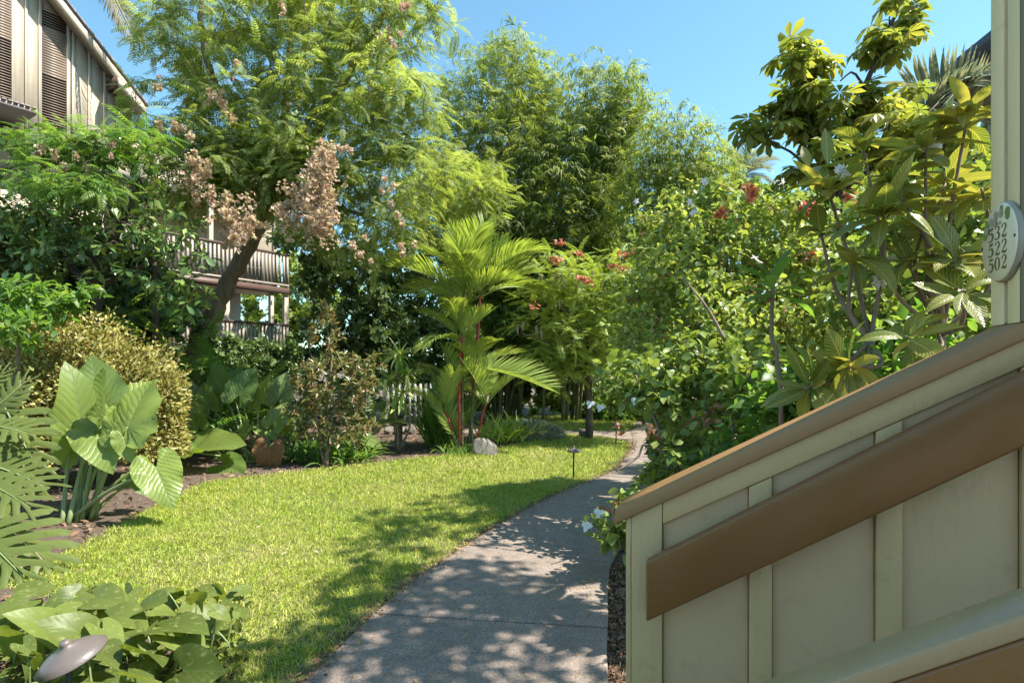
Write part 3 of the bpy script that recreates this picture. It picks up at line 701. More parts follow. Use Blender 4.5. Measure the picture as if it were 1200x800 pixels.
GL = {'5': [[(.15, .97, .10), (.35, .94, .14), (.56, 1.0, .05)], [(.16, .99, .035), (.12, .58, .035)],
            [(.12, .56, .04), (.28, .64, .06), (.45, .55, .13), (.5, .33, .17), (.42, .12, .12), (.25, .02, .05), (.1, .06, .07), (.08, .16, .13)]],
      '3': [[(.08, .84, .13), (.13, .95, .07), (.28, 1.0, .04), (.43, .92, .11), (.46, .76, .15), (.38, .60, .08), (.22, .54, .03)],
            [(.22, .54, .03), (.42, .47, .10), (.5, .29, .17), (.42, .1, .12), (.25, .02, .05), (.1, .06, .07), (.07, .17, .13)]],
      '2': [[(.1, .78, .14), (.12, .9, .08), (.27, 1.0, .04), (.43, .93, .1), (.48, .75, .16), (.4, .55, .12), (.2, .28, .06), (.07, .06, .03)],
            [(.05, .05, .03), (.2, .08, .11), (.36, .04, .14), (.5, .06, .08), (.55, .24, .03)]],
      '0': [[(.28 + .22 * math.cos(t), .5 + .5 * math.sin(t), .03 + .15 * abs(math.cos(t)) ** 1.5) for t in np.linspace(0.5 * PI, 2.5 * PI, 17)]]}
def ribbon(buf, pts, ox, oy, sx, sy, n):
    q = smoothline([(a, b, 0, w) for a, b, w in pts], 22)
    xy = np.stack([ox + q[:, 0] * sx, oy + q[:, 1] * sy], 1); T = norm(np.gradient(xy, axis=0)); Nn = np.stack([-T[:, 1], T[:, 0]], 1)
    w = np.maximum(q[:, 3], .02) * sx * 0.5
    L, R = xy + Nn * w[:, None], xy - Nn * w[:, None]
    V = np.array([S(x, y, n) for x, y in L] + [S(x, y, n) for x, y in R]); k = len(L)
    buf.quad(V, np.array([[i, k + i, k + i + 1, i + 1] for i in range(k - 1)]))
for txt, oy in (("532", 0.010), ("522", -0.038), ("502", -0.086)):
    b = Buf()
    for k, ch in enumerate(txt):
        for si, strokes in enumerate(GL[ch]): ribbon(b, strokes, -0.064 + 0.0435 * k, oy, 0.062, 0.0405, 0.0066 + 0.0003 * si + 0.0001 * k)
    b.build("number_" + txt, M['ink'], sg)
# flower garland printed along the top, the small name under it, two screws
def decal(name, pts, mat, n):
    V = np.array([S(x, y, n) for x, y in pts]); c = V.mean(0)
    b = Buf(); k = len(V); b.add(np.vstack([V, c[None]]), np.array([[i, (i + 1) % k, k] for i in range(k)])); return b.build(name, mat, sg)
def petal(cx, cy, r, a0, w=0.45):
    pts = []
    for t in np.linspace(0, 2 * PI, 12, endpoint=False):
        lx, ly = r * (0.5 + 0.5 * math.cos(t)), r * w * math.sin(t); pts.append((cx + lx * math.cos(a0) - ly * math.sin(a0), cy + lx * math.sin(a0) + ly * math.cos(a0)))
    return pts
n = 0.0066
for cx, cy, r, a0 in [(0.045, 0.078, 0.034, 0.2), (0.05, 0.082, 0.032, -0.7), (-0.072, 0.045, 0.034, 3.6), (-0.06, 0.062, 0.03, 2.7), (0.02, 0.09, 0.022, 1.2)]:
    decal("printed_leaf", petal(cx, cy, r, a0), M['inkgreen'], n); n += 0.00012
for cx, cy in [(-0.045, 0.072), (-0.012, 0.086), (0.022, 0.086), (-0.018, 0.066), (-0.07, 0.05)]:
    for k in range(5):
        decal("printed_petal", petal(cx, cy, 0.0145, 0.3 + k * 2 * PI / 5), M['inkpetal'], n); n += 0.00008
tc = bpy.data.curves.new("name_text", 'FONT'); tc.body = "Plumeria"; tc.size = 0.017; tc.align_x = 'CENTER'; tc.shear = 0.35
to = bpy.data.objects.new("name_tmp", tc); COL.link(to)
bpy.context.view_layer.update()
tm = bpy.data.meshes.new_from_object(to.evaluated_get(bpy.context.evaluated_depsgraph_get())); bpy.data.objects.remove(to)
for v in tm.vertices:
    x, y = v.co.x, v.co.y; v.co = Vector(S(-0.004 + x, 0.0535 + y, 0.0085))
tm.materials.clear(); tm.materials.append(M['ink']); link("printed_name", tm, sg)
for x in (-SWd + 0.010, SWd - 0.012):
    b = Buf(); th = np.arange(12) * PI / 6
    b.add(np.array([S(x + 0.0055 * math.cos(t), 0.0055 * math.sin(t), 0.0062) for t in th] + [S(x, 0, 0.0095)]), np.array([[k, (k + 1) % 12, 12] for k in range(12)]))
    b.build("screw", M['black'], sg)

# ------------------------------------------------------------------ three storey house on the left
HO, HU, HN = A(-7.43, 18.7, 0), A(-0.546, -0.838, 0), A(0.838, -0.546, 0)
def Hs(u, n, z): return HO + HU * u + HN * n + A(0, 0, z)
def hu(px): q = (px - CX) / FPX; return (18.7 * q + 7.43) / (0.838 * q - 0.546)
def hzz(px, py): return EYE + (HY - py) * (18.7 - 0.838 * hu(px)) / FPX
house = empty("house", Hs(4, -2, 0), label="tan three storey house with louvred gable and slatted balcony", cat="house")
def hbox(name, u0, u1, n0, n1, zb, zt, mat, parent=house, bev=0.0):
    fb = zb if callable(zb) else (lambda a: zb); ft = zt if callable(zt) else (lambda a: zt)
    return quadbox(name, [Hs(u0, n0, fb(u0)), Hs(u1, n0, fb(u1)), Hs(u1, n1, fb(u1)), Hs(u0, n1, fb(u0)),
                          Hs(u0, n0, ft(u0)), Hs(u1, n0, ft(u1)), Hs(u1, n1, ft(u1)), Hs(u0, n1, ft(u0))], mat, parent, bev)
ua, za = hu(55), hzz(55, -4); ub, zb_ = hu(155), hzz(155, 122)
rk = (za - zb_) / (ua - ub); rake = lambda u: zb_ + rk * (u - ub)         # underside of the sloping roof edge
UEND = hu(155); UP2 = 9.6
hbox("gable_wall", UEND + 0.02, UP2, -0.30, -0.02, 5.6, lambda u: rake(u) - 0.02, M['hwall'])
bat = [(151.5, 154), (136, 138.5), (121, 124), (103, 106), (84, 87.5), (78, 82), (45, 48.6), (29, 32), (13.4, 17.0)]
prev = UEND + 0.02
for x0, x1 in bat:
    u0, u1 = hu(x1), hu(x0)
    if not (44 < x0 < 46 or 13 < x0 < 14):
        pass
    hbox("batten", u0, u1, -0.0185, 0.03, 5.6, lambda u: rake(u) - 0.022, M['htrim'])
for x0, x1 in ((138.7, 151.3), (124.2, 135.8), (106.2, 120.8), (87.7, 102.8), (32.2, 44.8), (17.2, 28.8)):
    hbox("panel", hu(x1), hu(x0), -0.0185, 0.0, 5.6, lambda u: rake(u) - 0.024, M['hwall'])
def louvre(x0, x1, ytop0, ytop1, ybot, name="louvre_window"):
    u0, u1 = hu(x1) + 0.006, hu(x0) - 0.006
    win = hbox(name, u0, u1, -0.019, -0.012, hzz(x0, ybot), lambda u: rake(u) - 0.03, M['void'])
    zt0, zt1 = rake(u0) - 0.06, rake(u1) - 0.06
    z = hzz(x0, ybot) + 0.03; zmax = max(zt0, zt1); k = 0
    while z < zmax:
        ue = u1; us = u0
        if z > zt0: us = u0 + (z - zt0) / (zt1 - zt0) * (u1 - u0)
        if ue - us > 0.04:
            ylike = z
            closed = (zmax - 1.9 < z < zmax - 0.78) if x0 > 20 else (zmax - 2.3 < z < zmax - 1.3)
            top = z > zmax - 0.40
            h = 0.060 if (closed or top) else 0.030
            dn = 0.012 if (closed or top) else 0.035
            pts = [Hs(us, 0.012, z), Hs(ue, 0.012, z), Hs(ue, 0.012 - dn, z + h), Hs(us, 0.012 - dn, z + h),
                   Hs(us, 0.020, z + 0.004), Hs(ue, 0.020, z + 0.004), Hs(ue, 0.020 - dn, z + h + 0.004), Hs(us, 0.020 - dn, z + h + 0.004)]
            quadbox("slat", pts, M['slat'], win)
        z += 0.062; k += 1
louvre(48.8, 77.6, 8, 40, 150)
louvre(-8, 13.2, -20, -5, 148)
hbox("rake_board", UEND - 0.10, UP2, 0.031, 0.34, lambda u: rake(u) - 0.10, lambda u: rake(u) + 0.05, M['htrim'])
hbox("rake_board", UEND - 0.12, UP2, 0.345, 0.375, lambda u: rake(u) - 0.20, lambda u: rake(u) + 0.06, M['htrim'])
roof = hbox("roof", UEND - 0.15, UP2, -6.0, 0.36, lambda u: rake(u) + 0.062, lambda u: rake(u) + 0.13, M['tile'])
for k in range(26):
    u0 = UEND - 0.22 + 0.20 * k
    q = lambda u, off: rake(u) + off
    pts = [Hs(u0, 0.20, q(u0, .135)), Hs(u0 + .225, 0.20, q(u0 + .225, .15)), Hs(u0 + .225, 0.42, q(u0 + .225, .15)), Hs(u0, 0.42, q(u0, .135)),
           Hs(u0, 0.20, q(u0, .185)), Hs(u0 + .225, 0.20, q(u0 + .225, .165)), Hs(u0 + .225, 0.42, q(u0 + .225, .165)), Hs(u0, 0.42, q(u0, .185))]
    quadbox("tile", pts, M['tile'], roof, 0.012)
# small return eave at the foot of the gable and the low lean-to roof
ue0, ue1 = hu(160), hu(126); ez = hzz(126, 97)
sl = lambda u: ez - 0.80 * (ue1 - u)
er = hbox("eave", ue0, ue1, 0.035, 0.55, lambda u: sl(u) - 0.10, sl, M['tile'])
hbox("eave_board", ue0 + 0.02, ue1 - 0.01, 0.552, 0.58, lambda u: sl(u) - 0.22, lambda u: sl(u) - 0.02, M['htrim'])
hbox("eave_board", ue1 + 0.001, ue1 + 0.03, 0.035, 0.58, sl(ue1) - 0.24, sl(ue1) + 0.01, M['hbrown'])
lr = hbox("lean_to_roof", hu(22), UP2, 0.032, 1.1, lambda u: hzz(22, 143) - 0.10, lambda u: hzz(22, 143), M['tile'])
for k in range(14): hbox("tile", hu(22) + 0.02 + k * 0.10, hu(22) + 0.10 + k * 0.10, 0.034, 1.14, hzz(22, 143) + 0.003, hzz(22, 143) + 0.035, M['tile'], lr, 0.01)
# main wall below, balcony level and ground level
Z2, Z1 = 4.18, 1.85
hbox("wall", 5.2, UP2, -0.9, -0.04, 0.0, 5.6, M['hwall'])
hbox("wall", -0.7, 5.2, -2.0, -1.75, Z2, 8.2, M['hwall'])
hbox("wall", 0.5, 5.2, -2.0, -1.75, 0.0, Z2 - 0.01, M['hwall'])
for k in range(9): hbox("batten", 1.0 + 0.48 * k, 1.05 + 0.48 * k, -1.749, -1.72, 0.0, 8.0, M['htrim'])
hbox("fascia_beam", -0.15, 5.2, -0.10, 0.04, 6.45, 6.75, M['htrim'])
hbox("balcony_ceiling", -0.15, 5.2, -1.74, -0.11, 6.5, 6.6, M['hwall'])
fl = hbox("balcony_floor", -0.1, 5.2, -1.74, 0.0, Z2 - 0.08, Z2, M['hrail'])
hbox("floor_edge", -0.12, 5.2, 0.003, 0.035, Z2 - 0.20, Z2 + 0.01, M['hbrown'])
for k in range(14): hbox("ceiling_board", -0.08, 5.15, -1.72 + 0.122 * k, -1.72 + 0.122 * k + 0.100, Z2 - 0.105, Z2 - 0.084, M['htrim'], fl)
for u, w, z0, z1 in ((-0.12, 0.16, 0, Z2 - 0.21), (0.42, 0.12, 0, Z2 - 0.11), (1.90, 0.16, 0, Z2 - 0.11)): 
    hbox("post", u, u + w, -0.16 if u > 0 else -0.13, -0.02, z0, z1, M['htrim'], bev=0.008)
for u in (-0.12, 0.30, 2.4): hbox("post", u, u + 0.13, -0.14, -0.02, Z2 + 0.01, 6.45, M['htrim'], bev=0.008)
def railing(zf, name, u0, u1, rail_h=1.12):
    r = hbox(name, u0, u1, -0.015, 0.075, zf + rail_h - 0.06, zf + rail_h, M['hbrown'], bev=0.008)
    hbox("bottom_rail", u0, u1, 0.006, 0.056, zf + 0.06, zf + 0.12, M['hrail'], r)
    u = u0 + 0.04
    while u < u1 - 0.07:
        hbox("baluster", u, u + 0.062, 0.012, 0.052, zf + 0.122, zf + rail_h - 0.062, M['hrail'], r); u += 0.128
railing(Z2, "balcony_railing", -0.10, 4.9); railing(Z1, "terrace_railing", -0.10, 4.0, 1.16)
hbox("terrace_floor", -0.1, 5.2, -1.74, 0.0, 0.0, Z1, M['hwall'])
bb = empty("barbecue", Hs(0.95, -0.55, Z2), label="dark covered barbecue standing behind the balcony balusters", cat="barbecue")
hbox("body", 0.60, 1.25, -0.80, -0.35, Z2 + 0.30, Z2 + 0.62, M['black'], bb, 0.03)
hbox("lid", 0.58, 1.27, -0.82, -0.33, Z2 + 0.63, Z2 + 0.90, M['black'], bb, 0.09)
for u in (0.64, 1.17):
    for nn in (-0.76, -0.43): hbox("leg", u, u + 0.04, nn, nn + 0.04, Z2 + 0.002, Z2 + 0.298, M['black'], bb)

# building on the right: only a strip of its dark eave shows above the shrubs
rb = empty("neighbour_building", (13, 13.5, 0), label="building with dark blue grey sloping eave behind the right hand shrubs", cat="building")
e0, e1 = P(1104, 82, 12.5), P(1200, 4, 12.0); dn = e1 - e0; far = A(2.0, 3.5, 0.0)
quadbox("roof", [e0 - A(0, 0, .16), e1 + dn - A(0, 0, .16), e1 + dn + far - A(0, 0, .16), e0 + far - A(0, 0, .16), e0, e1 + dn, e1 + dn + far, e0 + far], M['bluegrey'], rb, 0.01)
q0, q1 = e0 + A(1.6, 0.5, 0), e1 + dn + A(0, 0.5, 0)
quadbox("wall", [A(q0[0], q0[1], 0), A(q1[0], q1[1], 0), A(q1[0] + 2, q1[1] + 3, 0), A(q0[0] + 2, q0[1] + 3, 0),
                 q0 - A(0, 0, .05), q1 - A(0, 0, .05), q1 + A(2, 3, -.05), q0 + A(2, 3, -.05)], M['hwall'], rb)

# ------------------------------------------------------------------ garden furniture
def lathe(prof, c, axis=(0, 0, 1), seg=28, name="part", mat=None, parent=None, smooth=True):
    axis = norm(A(*axis)); x = norm(np.cross(axis, A(0.3, 1, 0.1))); y = np.cross(axis, x)
    th = np.arange(seg) * 2 * PI / seg
    V = np.array([c + axis * h + (x * math.cos(t) + y * math.sin(t)) * r for r, h in prof for t in th]); F = []
    for r in range(len(prof) - 1):
        for k in range(seg):
            q = (k + 1) % seg; F.append([r * seg + k, r * seg + q, (r + 1) * seg + q, (r + 1) * seg + k])
    return link(name, mesh_from(V, np.array(F), mat, smooth), parent)
def path_light(base, h, r, label, tilt=(0, 0, 1)):
    base = A(base[0], base[1], 0.01)
    o = empty("path_light", base, label=label, cat="path light", group="garden path lights")
    b = Buf(); tube(b, [base, base + A(0, 0, h * 0.5), base + A(0.004, 0, h)], [0.013, 0.012, 0.012], 8); b.build("stake", M['black'], o, True)
    lathe([(0.0005, 0.052), (r * 0.14, 0.052), (r * 0.16, 0.036), (r * 0.15, 0.028), (r * 0.42, 0.018), (r * 0.75, 0.0), (r, -0.026), (r * 0.985, -0.032), (r * 0.6, -0.01), (r * 0.2, 0.008), (0.0005, 0.008)], base + A(0.004, 0, h), tilt, 36, "hood", M['metal'], o)
    lathe([(0.024, -0.03), (0.026, 0.0), (0.020, 0.012)], base + A(0.004, 0, h), tilt, 12, "lamp_holder", M['black'], o)
    return o
path_light(G(672, 562), 0.42, 0.095, "thin black path light standing on the lawn beside the path bend")
path_light(G(722, 521), 0.42, 0.085, "far small path light where the two paths meet")
hp = P(80, 766, 2.35); path_light(A(hp[0], hp[1], 0), hp[2], 0.130, "bronze mushroom path light half sunk in the pothos leaves", (-0.30, -0.22, 1))

def lump(name, c, r, mat, label, cat, seed, sq=0.75):
    b = bpy.data.meshes.new(name); import bmesh
    bm = bmesh.new(); bmesh.ops.create_icosphere(bm, subdivisions=4, radius=1.0); rs = np.random.default_rng(seed)
    D = [(norm(rs.normal(size=3)), rs.uniform(0.45, 0.85)) for _ in range(16)]
    for v in bm.verts:
        p = np.array(v.co)
        for dd, k in D:
            e = p @ dd
            if e > k: p = p - dd * (e - k) * 0.9
        v.co = Vector(c + A(p[0] * r[0], p[1] * r[1], p[2] * r[2] + r[2] * 0.55))
    for f in bm.faces: f.smooth = True
    bm.to_mesh(b); bm.free(); b.materials.append(mat)
    return tag(link(name, b), label, cat)
lump("rock", G(568, 536) + A(0, 0.25, 0), (0.26, 0.2, 0.24), M['rock'], "pale grey boulder beside the foot of the red stemmed palm", "rock", 3)
lump("rock", G(684, 513), (0.20, 0.16, 0.15), M['rock'], "small brown stone at the lawn edge by the crossing path", "rock", 5)
lump("rock", G(598, 510), (0.30, 0.2, 0.22), M['rock'], "pale stone lying in the lily clump behind the palm", "rock", 8)
# stone lantern
lc = A(*G(467, 524)); la = empty("stone_lantern", lc, label="small grey stone pagoda lantern in front of the picket fence", cat="lantern")
lathe([(0.001, 0), (0.19, 0), (0.19, 0.10), (0.13, 0.13), (0.001, 0.13)], lc, seg=6, name="base", mat=M['lantern'], parent=la, smooth=False)
lathe([(0.085, 0.131), (0.075, 0.3), (0.085, 0.42), (0.001, 0.421)], lc, seg=10, name="column", mat=M['lantern'], parent=la)
lathe([(0.001, 0.422), (0.17, 0.43), (0.18, 0.48), (0.001, 0.481)], lc, seg=6, name="platform", mat=M['lantern'], parent=la, smooth=False)
lathe([(0.11, 0.482), (0.11, 0.64), (0.001, 0.641)], lc, seg=6, name="light_box", mat=M['lantern'], parent=la, smooth=False)
lathe([(0.001, 0.642), (0.235, 0.65), (0.225, 0.68), (0.09, 0.76), (0.03, 0.79), (0.055, 0.83), (0.03, 0.88), (0.001, 0.90)], lc, seg=6, name="roof", mat=M['lantern'], parent=la, smooth=False)
# picket fence behind it
f0, f1 = A(*P(452, 497, 15.2)), A(*P(532, 497, 15.8)); f0[2] = f1[2] = 0
pf = empty("picket_fence", (f0 + f1) / 2, label="white picket fence behind the stone lantern", cat="fence")
fd = norm(f1 - f0); fn = A(-fd[1], fd[0], 0); FL = np.linalg.norm(f1 - f0)
def fbox(name, a0, a1, b0, b1, z0, z1):
    q = lambda a, b, z: f0 + fd * a + fn * b + A(0, 0, z)
    return quadbox(name, [q(a0, b0, z0), q(a1, b0, z0), q(a1, b1, z0), q(a0, b1, z0), q(a0, b0, z1), q(a1, b0, z1), q(a1, b1, z1), q(a0, b1, z1)], M['fence'], pf)
for z in (0.25, 0.92): fbox("rail", 0, FL, 0.021, 0.06, z, z + 0.08)
for k in range(int(FL / 0.145)): fbox("picket", 0.03 + 0.145 * k, 0.095 + 0.145 * k, 0, 0.02, 0.05, 1.15)
for a in (-0.05, FL - 0.05): fbox("post", a, a + 0.1, 0.061, 0.15, 0.0, 1.2)
# low stone edging below the fence
kb = empty("stone_edging", (f0 + f1) / 2 - A(0, 1.6, 0), label="low grey stone edging in front of the picket fence", cat="edging")
for k in range(7):
    c = A(*P(440 + 14 * k, 505, 13.6)); c[2] = 0.0
    o = lump("stone", c, (0.16, 0.14, 0.16), M['rock'], None, None, 20 + k); o.parent = kb; o.matrix_parent_inverse = Matrix.Translation(-kb.location)

# ================================================================== PLANTS
def plant(name, base, label, cat, group=None): 
    return empty(name, A(base[0], base[1], 0.0), label=label, cat=cat, group=group)
T_PIN = [pinnate(10, 0.165, 0.36, b, 1.2) for b in (0.35, 0.7, 1.1)]
T_PIN_FINE = [pinnate(14, 0.15, 0.34, b, 1.2) for b in (0.4, 0.8)]
def spray(nl=9, w=0.13, ln=0.45):
    it = []
    for k in range(nl):
        a = rng.uniform(-1.2, 1.2); t = rng.uniform(0.05, 0.75)
        it.append((diamond(w, 0.3, 0.3, 0.12), A(0.05 * rng.normal(), t, -0.25 * t * t), (math.sin(a), math.cos(a) * 0.8, -0.35 - 0.5 * rng.random()), (0, 0.2, 1), ln * rng.uniform(0.7, 1.2)))
    V, F, U = compose(it); return V, F, U, np.repeat(rng.random(nl) * 0.6, 4)
T_BAM = [spray() for _ in range(5)]
def rosette(lt, nl, tilt=(0.2, 1.1), size=(0.8, 1.1)):
    it = []
    for k in range(nl):
        a = k * 2.4 + 0.3 * rng.normal(); e = rng.uniform(*tilt)
        it.append((lt, A(0, 0.03 * k / nl, 0), (math.cos(a) * math.cos(e), math.sin(e), math.sin(a) * math.cos(e)), (0.001, 1, 0.001), rng.uniform(*size)))
    V, F, U = compose(it); return V, F, U, np.repeat(rng.random(nl) * 0.5, len(lt[0]))

# ---- big feathery tree with dried pink flower clusters, left of centre
base = A(*P(222, 410, 12.2)); base[2] = 0; base[0] -= 0.35
tr = plant("flowering_tree", base, "tall feathery shower tree with leaning trunk and tan pink flower clusters", "tree")
fk = P(322, 232, 12.0)
limbs = [([base, P(232, 402, 12.2), P(262, 345, 12.1), P(292, 285, 12.0), fk], 0.21, 0.15),
         ([fk, P(300, 180, 11.6), P(262, 120, 11.0), P(240, 60, 10.6), P(235, -20, 10.4)], 0.12, 0.03),
         ([fk, P(350, 190, 11.6), P(395, 110, 11.0), P(440, 40, 10.6), P(470, -50, 10.4)], 0.13, 0.03),
         ([fk, P(370, 215, 11.2), P(430, 190, 10.6), P(500, 175, 11.4), P(550, 205, 12.2)], 0.10, 0.02),
         ([fk, P(300, 205, 11.5), P(245, 190, 10.9), P(190, 170, 10.5)], 0.10, 0.02),
         ([fk, P(380, 240, 11.0), P(440, 255, 11.2), P(485, 265, 11.8)], 0.08, 0.02),
         ([fk, P(330, 170, 12.3), P(340, 70, 12.5), P(350, -40, 12.6)], 0.11, 0.03),
         ([fk, P(345, 180, 12.0), P(365, 130, 11.7), P(372, 98, 11.6)], 0.07, 0.035)]
blobs = [(300, 60, 11.0, 130, 110, 1.8), (390, 40, 11.0, 110, 95, 1.8), (215, 130, 10.8, 62, 80, 1.0), (420, 130, 10.5, 95, 70, 1.6), (330, 150, 10.6, 110, 60, 1.5),
         (240, 215, 10.6, 70, 48, 1.0), (460, 200, 10.3, 90, 55, 1.3), (535, 205, 12.2, 50, 36, 0.9), (420, 255, 10.4, 80, 55, 1.2), (478, 262, 11.8, 45, 40, 0.8),
         (355, 235, 10.3, 40, 40, 0.6), (440, 20, 10.6, 70, 45, 1.0), (500, 40, 10.6, 35, 30, 0.5, 900), (215, 40, 10.6, 50, 60, 0.7, 1500), (300, -70, 11, 190, 60, 1.9), (290, 205, 9.9, 70, 40, 0.6, 7000), (240, 170, 9.9, 60, 40, .6, 4000), (350, 180, 9.9, 60, 40, .6, 4000), (555, 225, 12.6, 40, 40, .7, 2500), (470, 130, 10, 60, 50, .8, 4000)]
tg = blob_points(blobs, 1000)
tubes, ends = grow(limbs, tg, 0.007, 0.18)
tubes_obj("trunk", tubes[:1], M['bark'], tr, 14); tubes_obj("branches", tubes[1:], M['bark'], tr, 7)
p, d = on_ends(ends, 9, 0.25); d = norm(d * A(1, 1, 0.35) + A(0, 0, -0.05))
b = Buf(); scatter(b, T_PIN, p, d, ups(len(p), 0.22), 0.46 * rng.uniform(0.65, 1.2, len(p)))
tag(b.build("crown", M['shower'], tr), kind="stuff")
# flower clusters: each a dense bunch
ft = [rosette(diamond(0.8, 0.3), 5)]
for cx, cy, r, k in [(372, 215, 17, 260), (366, 240, 16, 240), (376, 262, 13, 180), (352, 232, 13, 170), (340, 255, 12, 140), (380, 190, 13, 150), (285, 262, 15, 160), (270, 250, 12, 120), (262, 280, 9, 70),
                     (225, 215, 14, 130), (235, 190, 11, 90), (250, 225, 10, 80), (205, 150, 12, 60), (262, 128, 12, 70), (275, 90, 8, 40), (250, 115, 9, 50), (180, 100, 9, 40), (220, 175, 9, 40), (330, 10, 8, 20),
                     (462, 52, 9, 45), (476, 12, 8, 35), (448, 42, 7, 30), (455, 228, 10, 60), (470, 255, 9, 45), (478, 290, 9, 50), (425, 292, 10, 60), (405, 170, 8, 30), (58, 185, 10, 55), (78, 190, 9, 45), (128, 175, 8, 30)]:
    Yc = 8.9 if cy > 150 else 9.3
    if cx < 140: Yc = 8.0
    k = int(k * 1.5)
    if k > 160: r, k = r * 1.25, int(k * 1.6)
    sub = [(rng.normal(size=3) * A(.55, .4, .75), rng.uniform(.25, .6)) for _ in range(max(3, k // 18))]
    q = np.array([P(cx, cy, Yc) + (lambda t: t[0] + rdir(1)[0] * rng.random() ** .6 * t[1] * A(1, 1, 1.3))(sub[rng.integers(len(sub))]) * r * Yc / FPX for _ in range(k)])
    b = Buf(); scatter(b, ft, q, rdir(k), rdir(k), 0.035 * rng.uniform(0.6, 1.3, k)); tag(b.build("flower_cluster", M['flower_tan'], tr), kind="stuff")

# ---- bamboo clumps
def bamboo(base, tops, label, nspr, name="bamboo", mat='bamboo', ln=0.5, z0=1.5, bow=0.62, twig=True, lowmat=None):
    o = plant(name, base, label, "bamboo", "bamboo clumps"); b = Buf(); lf = Buf(); lf2 = Buf()
    per = nspr // len(tops)
    for t in tops:
        t = np.asarray(t); s0 = A(base[0], base[1], 0) + A(rng.normal() * 0.35, rng.normal() * 0.35, 0)
        m = s0 + (t - s0) * 0.55 + A(-(t - s0)[0] * 0.18, 0, 0.3)
        q = smoothline([s0, m, t], 14); tube(b, q, np.linspace(0.045, 0.008, 14), 6)
        f = rng.random(per) ** 0.75; zz = f * 0.92 + 0.1
        pos = np.stack([np.interp(zz, np.linspace(0, 1, 14), q[:, i]) for i in range(3)], 1)
        pos = pos + rdir(per) * A(1, 1, 0.5) * (bow * (1.5 - 0.7 * zz))[:, None] * rng.random((per, 1)) ** 0.5 * 1.6
        keep = pos[:, 2] > z0; pos = pos[keep]; n = len(pos)
        d = norm(rdir(n) * A(1, 1, 0.4) + A(0, 0, -0.1))
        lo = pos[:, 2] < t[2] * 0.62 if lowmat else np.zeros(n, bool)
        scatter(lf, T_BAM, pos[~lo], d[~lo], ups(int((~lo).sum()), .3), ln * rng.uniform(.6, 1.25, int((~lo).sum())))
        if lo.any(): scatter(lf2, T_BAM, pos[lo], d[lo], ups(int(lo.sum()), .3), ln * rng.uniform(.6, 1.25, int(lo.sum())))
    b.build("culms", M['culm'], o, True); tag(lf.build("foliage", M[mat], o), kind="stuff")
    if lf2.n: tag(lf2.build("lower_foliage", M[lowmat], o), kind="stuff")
    return o
bamboo(P(590, 455, 18), [P(528, 110, 17.5), P(545, 85, 17), P(560, 60, 17.5), P(575, 48, 18), P(590, 38, 17.5), P(605, 42, 17), P(615, 55, 18), P(625, 70, 17), P(640, 95, 18), P(600, 110, 16.5), P(560, 130, 16.5), P(630, 150, 16.5), P(515, 150, 17), P(575, 190, 16.3), P(540, 230, 16), P(610, 240, 16), P(650, 130, 17), P(660, 250, 16), P(500, 190, 17), P(655, 100, 17.5), P(668, 120, 17), P(640, 75, 17.5), P(520, 90, 18), P(700, 260, 15.5), P(560, 260, 15.5)], "tall bamboo thicket in the centre against the blue sky", 12000, lowmat='bamboo_low')
bamboo(P(672, 455, 17), [P(690, 75, 16.5), P(715, 78, 16.5), P(735, 85, 16), P(748, 105, 16), P(722, 120, 16.2), P(700, 130, 16.5), P(680, 160, 16), P(655, 150, 16.4), P(740, 140, 16), P(655, 200, 15.8), P(700, 220, 15.8)], "leaning bamboo clump just right of the tall central thicket", 7500, lowmat='bamboo_low')
bamboo(P(775, 450, 15), [P(770, 150, 14.5), P(795, 135, 14), P(815, 145, 14), P(828, 165, 14), P(845, 190, 14.5), P(760, 190, 14.5), P(735, 195, 14.5), P(800, 195, 14)], "shorter olive bamboo clump above the white flowering bush", 5000, ln=0.42, lowmat='bamboo_low')

# ---- background trees closing the view
def leafy_tree(name, base, limbs, blobs, label, ntarget, kper, tpls, size, mat, cat="tree", bark='bark_dark', trunk_r=0.18, spread=0.35, group=None, droop=-0.15, sides=8):
    o = plant(name, base, label, cat, group); tg = blob_points(blobs, ntarget)
    if limbs is None:
        c = np.mean([P(*q[:3]) for q in blobs], 0); b0 = A(base[0], base[1], 0)
        limbs = [([b0, b0 * 0.45 + c * 0.55 + A(0.1, 0, 0), c], trunk_r, trunk_r * 0.3)]
        for q in blobs[:6]: limbs.append(([b0 * 0.6 + c * 0.4, (c + P(*q[:3])) / 2 + A(0, 0, 0.2), P(*q[:3])], trunk_r * 0.5, trunk_r * 0.1))
    tubes, ends = grow(limbs, tg, 0.008 * max(1, size * 3), 0.12)
    tubes_obj("trunk", tubes[:1], M[bark], o, 10); tubes_obj("branches", tubes[1:], M[bark], o, 5)
    p, d = on_ends(ends, kper, spread); d = norm(d + A(0, 0, droop))
    b = Buf(); scatter(b, tpls, p, d, ups(len(p), 0.4), size * rng.uniform(0.6, 1.25, len(p)))
    tag(b.build("crown", M[mat], o), kind="stuff"); return o
T_LEAF = [hexleaf(0.5), hexleaf(0.42, 0.4, 0.2)]; T_CL = [rosette(diamond(0.45), 9, (-0.6, 1.0), (.4, 1.0)), rosette(diamond(0.5), 8, (-0.6, 0.9), (.4, 1.0)), rosette(diamond(0.4), 10, (-0.7, 1.0), (.4, 1.0))]
GB = "trees closing the background"
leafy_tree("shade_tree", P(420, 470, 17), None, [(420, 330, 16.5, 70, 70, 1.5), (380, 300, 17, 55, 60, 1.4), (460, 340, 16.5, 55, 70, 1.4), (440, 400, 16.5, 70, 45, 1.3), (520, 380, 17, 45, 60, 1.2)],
           "dark dense tree in shade between the house and the red palm", 260, 40, T_CL, 0.144, 'dark', group=GB)
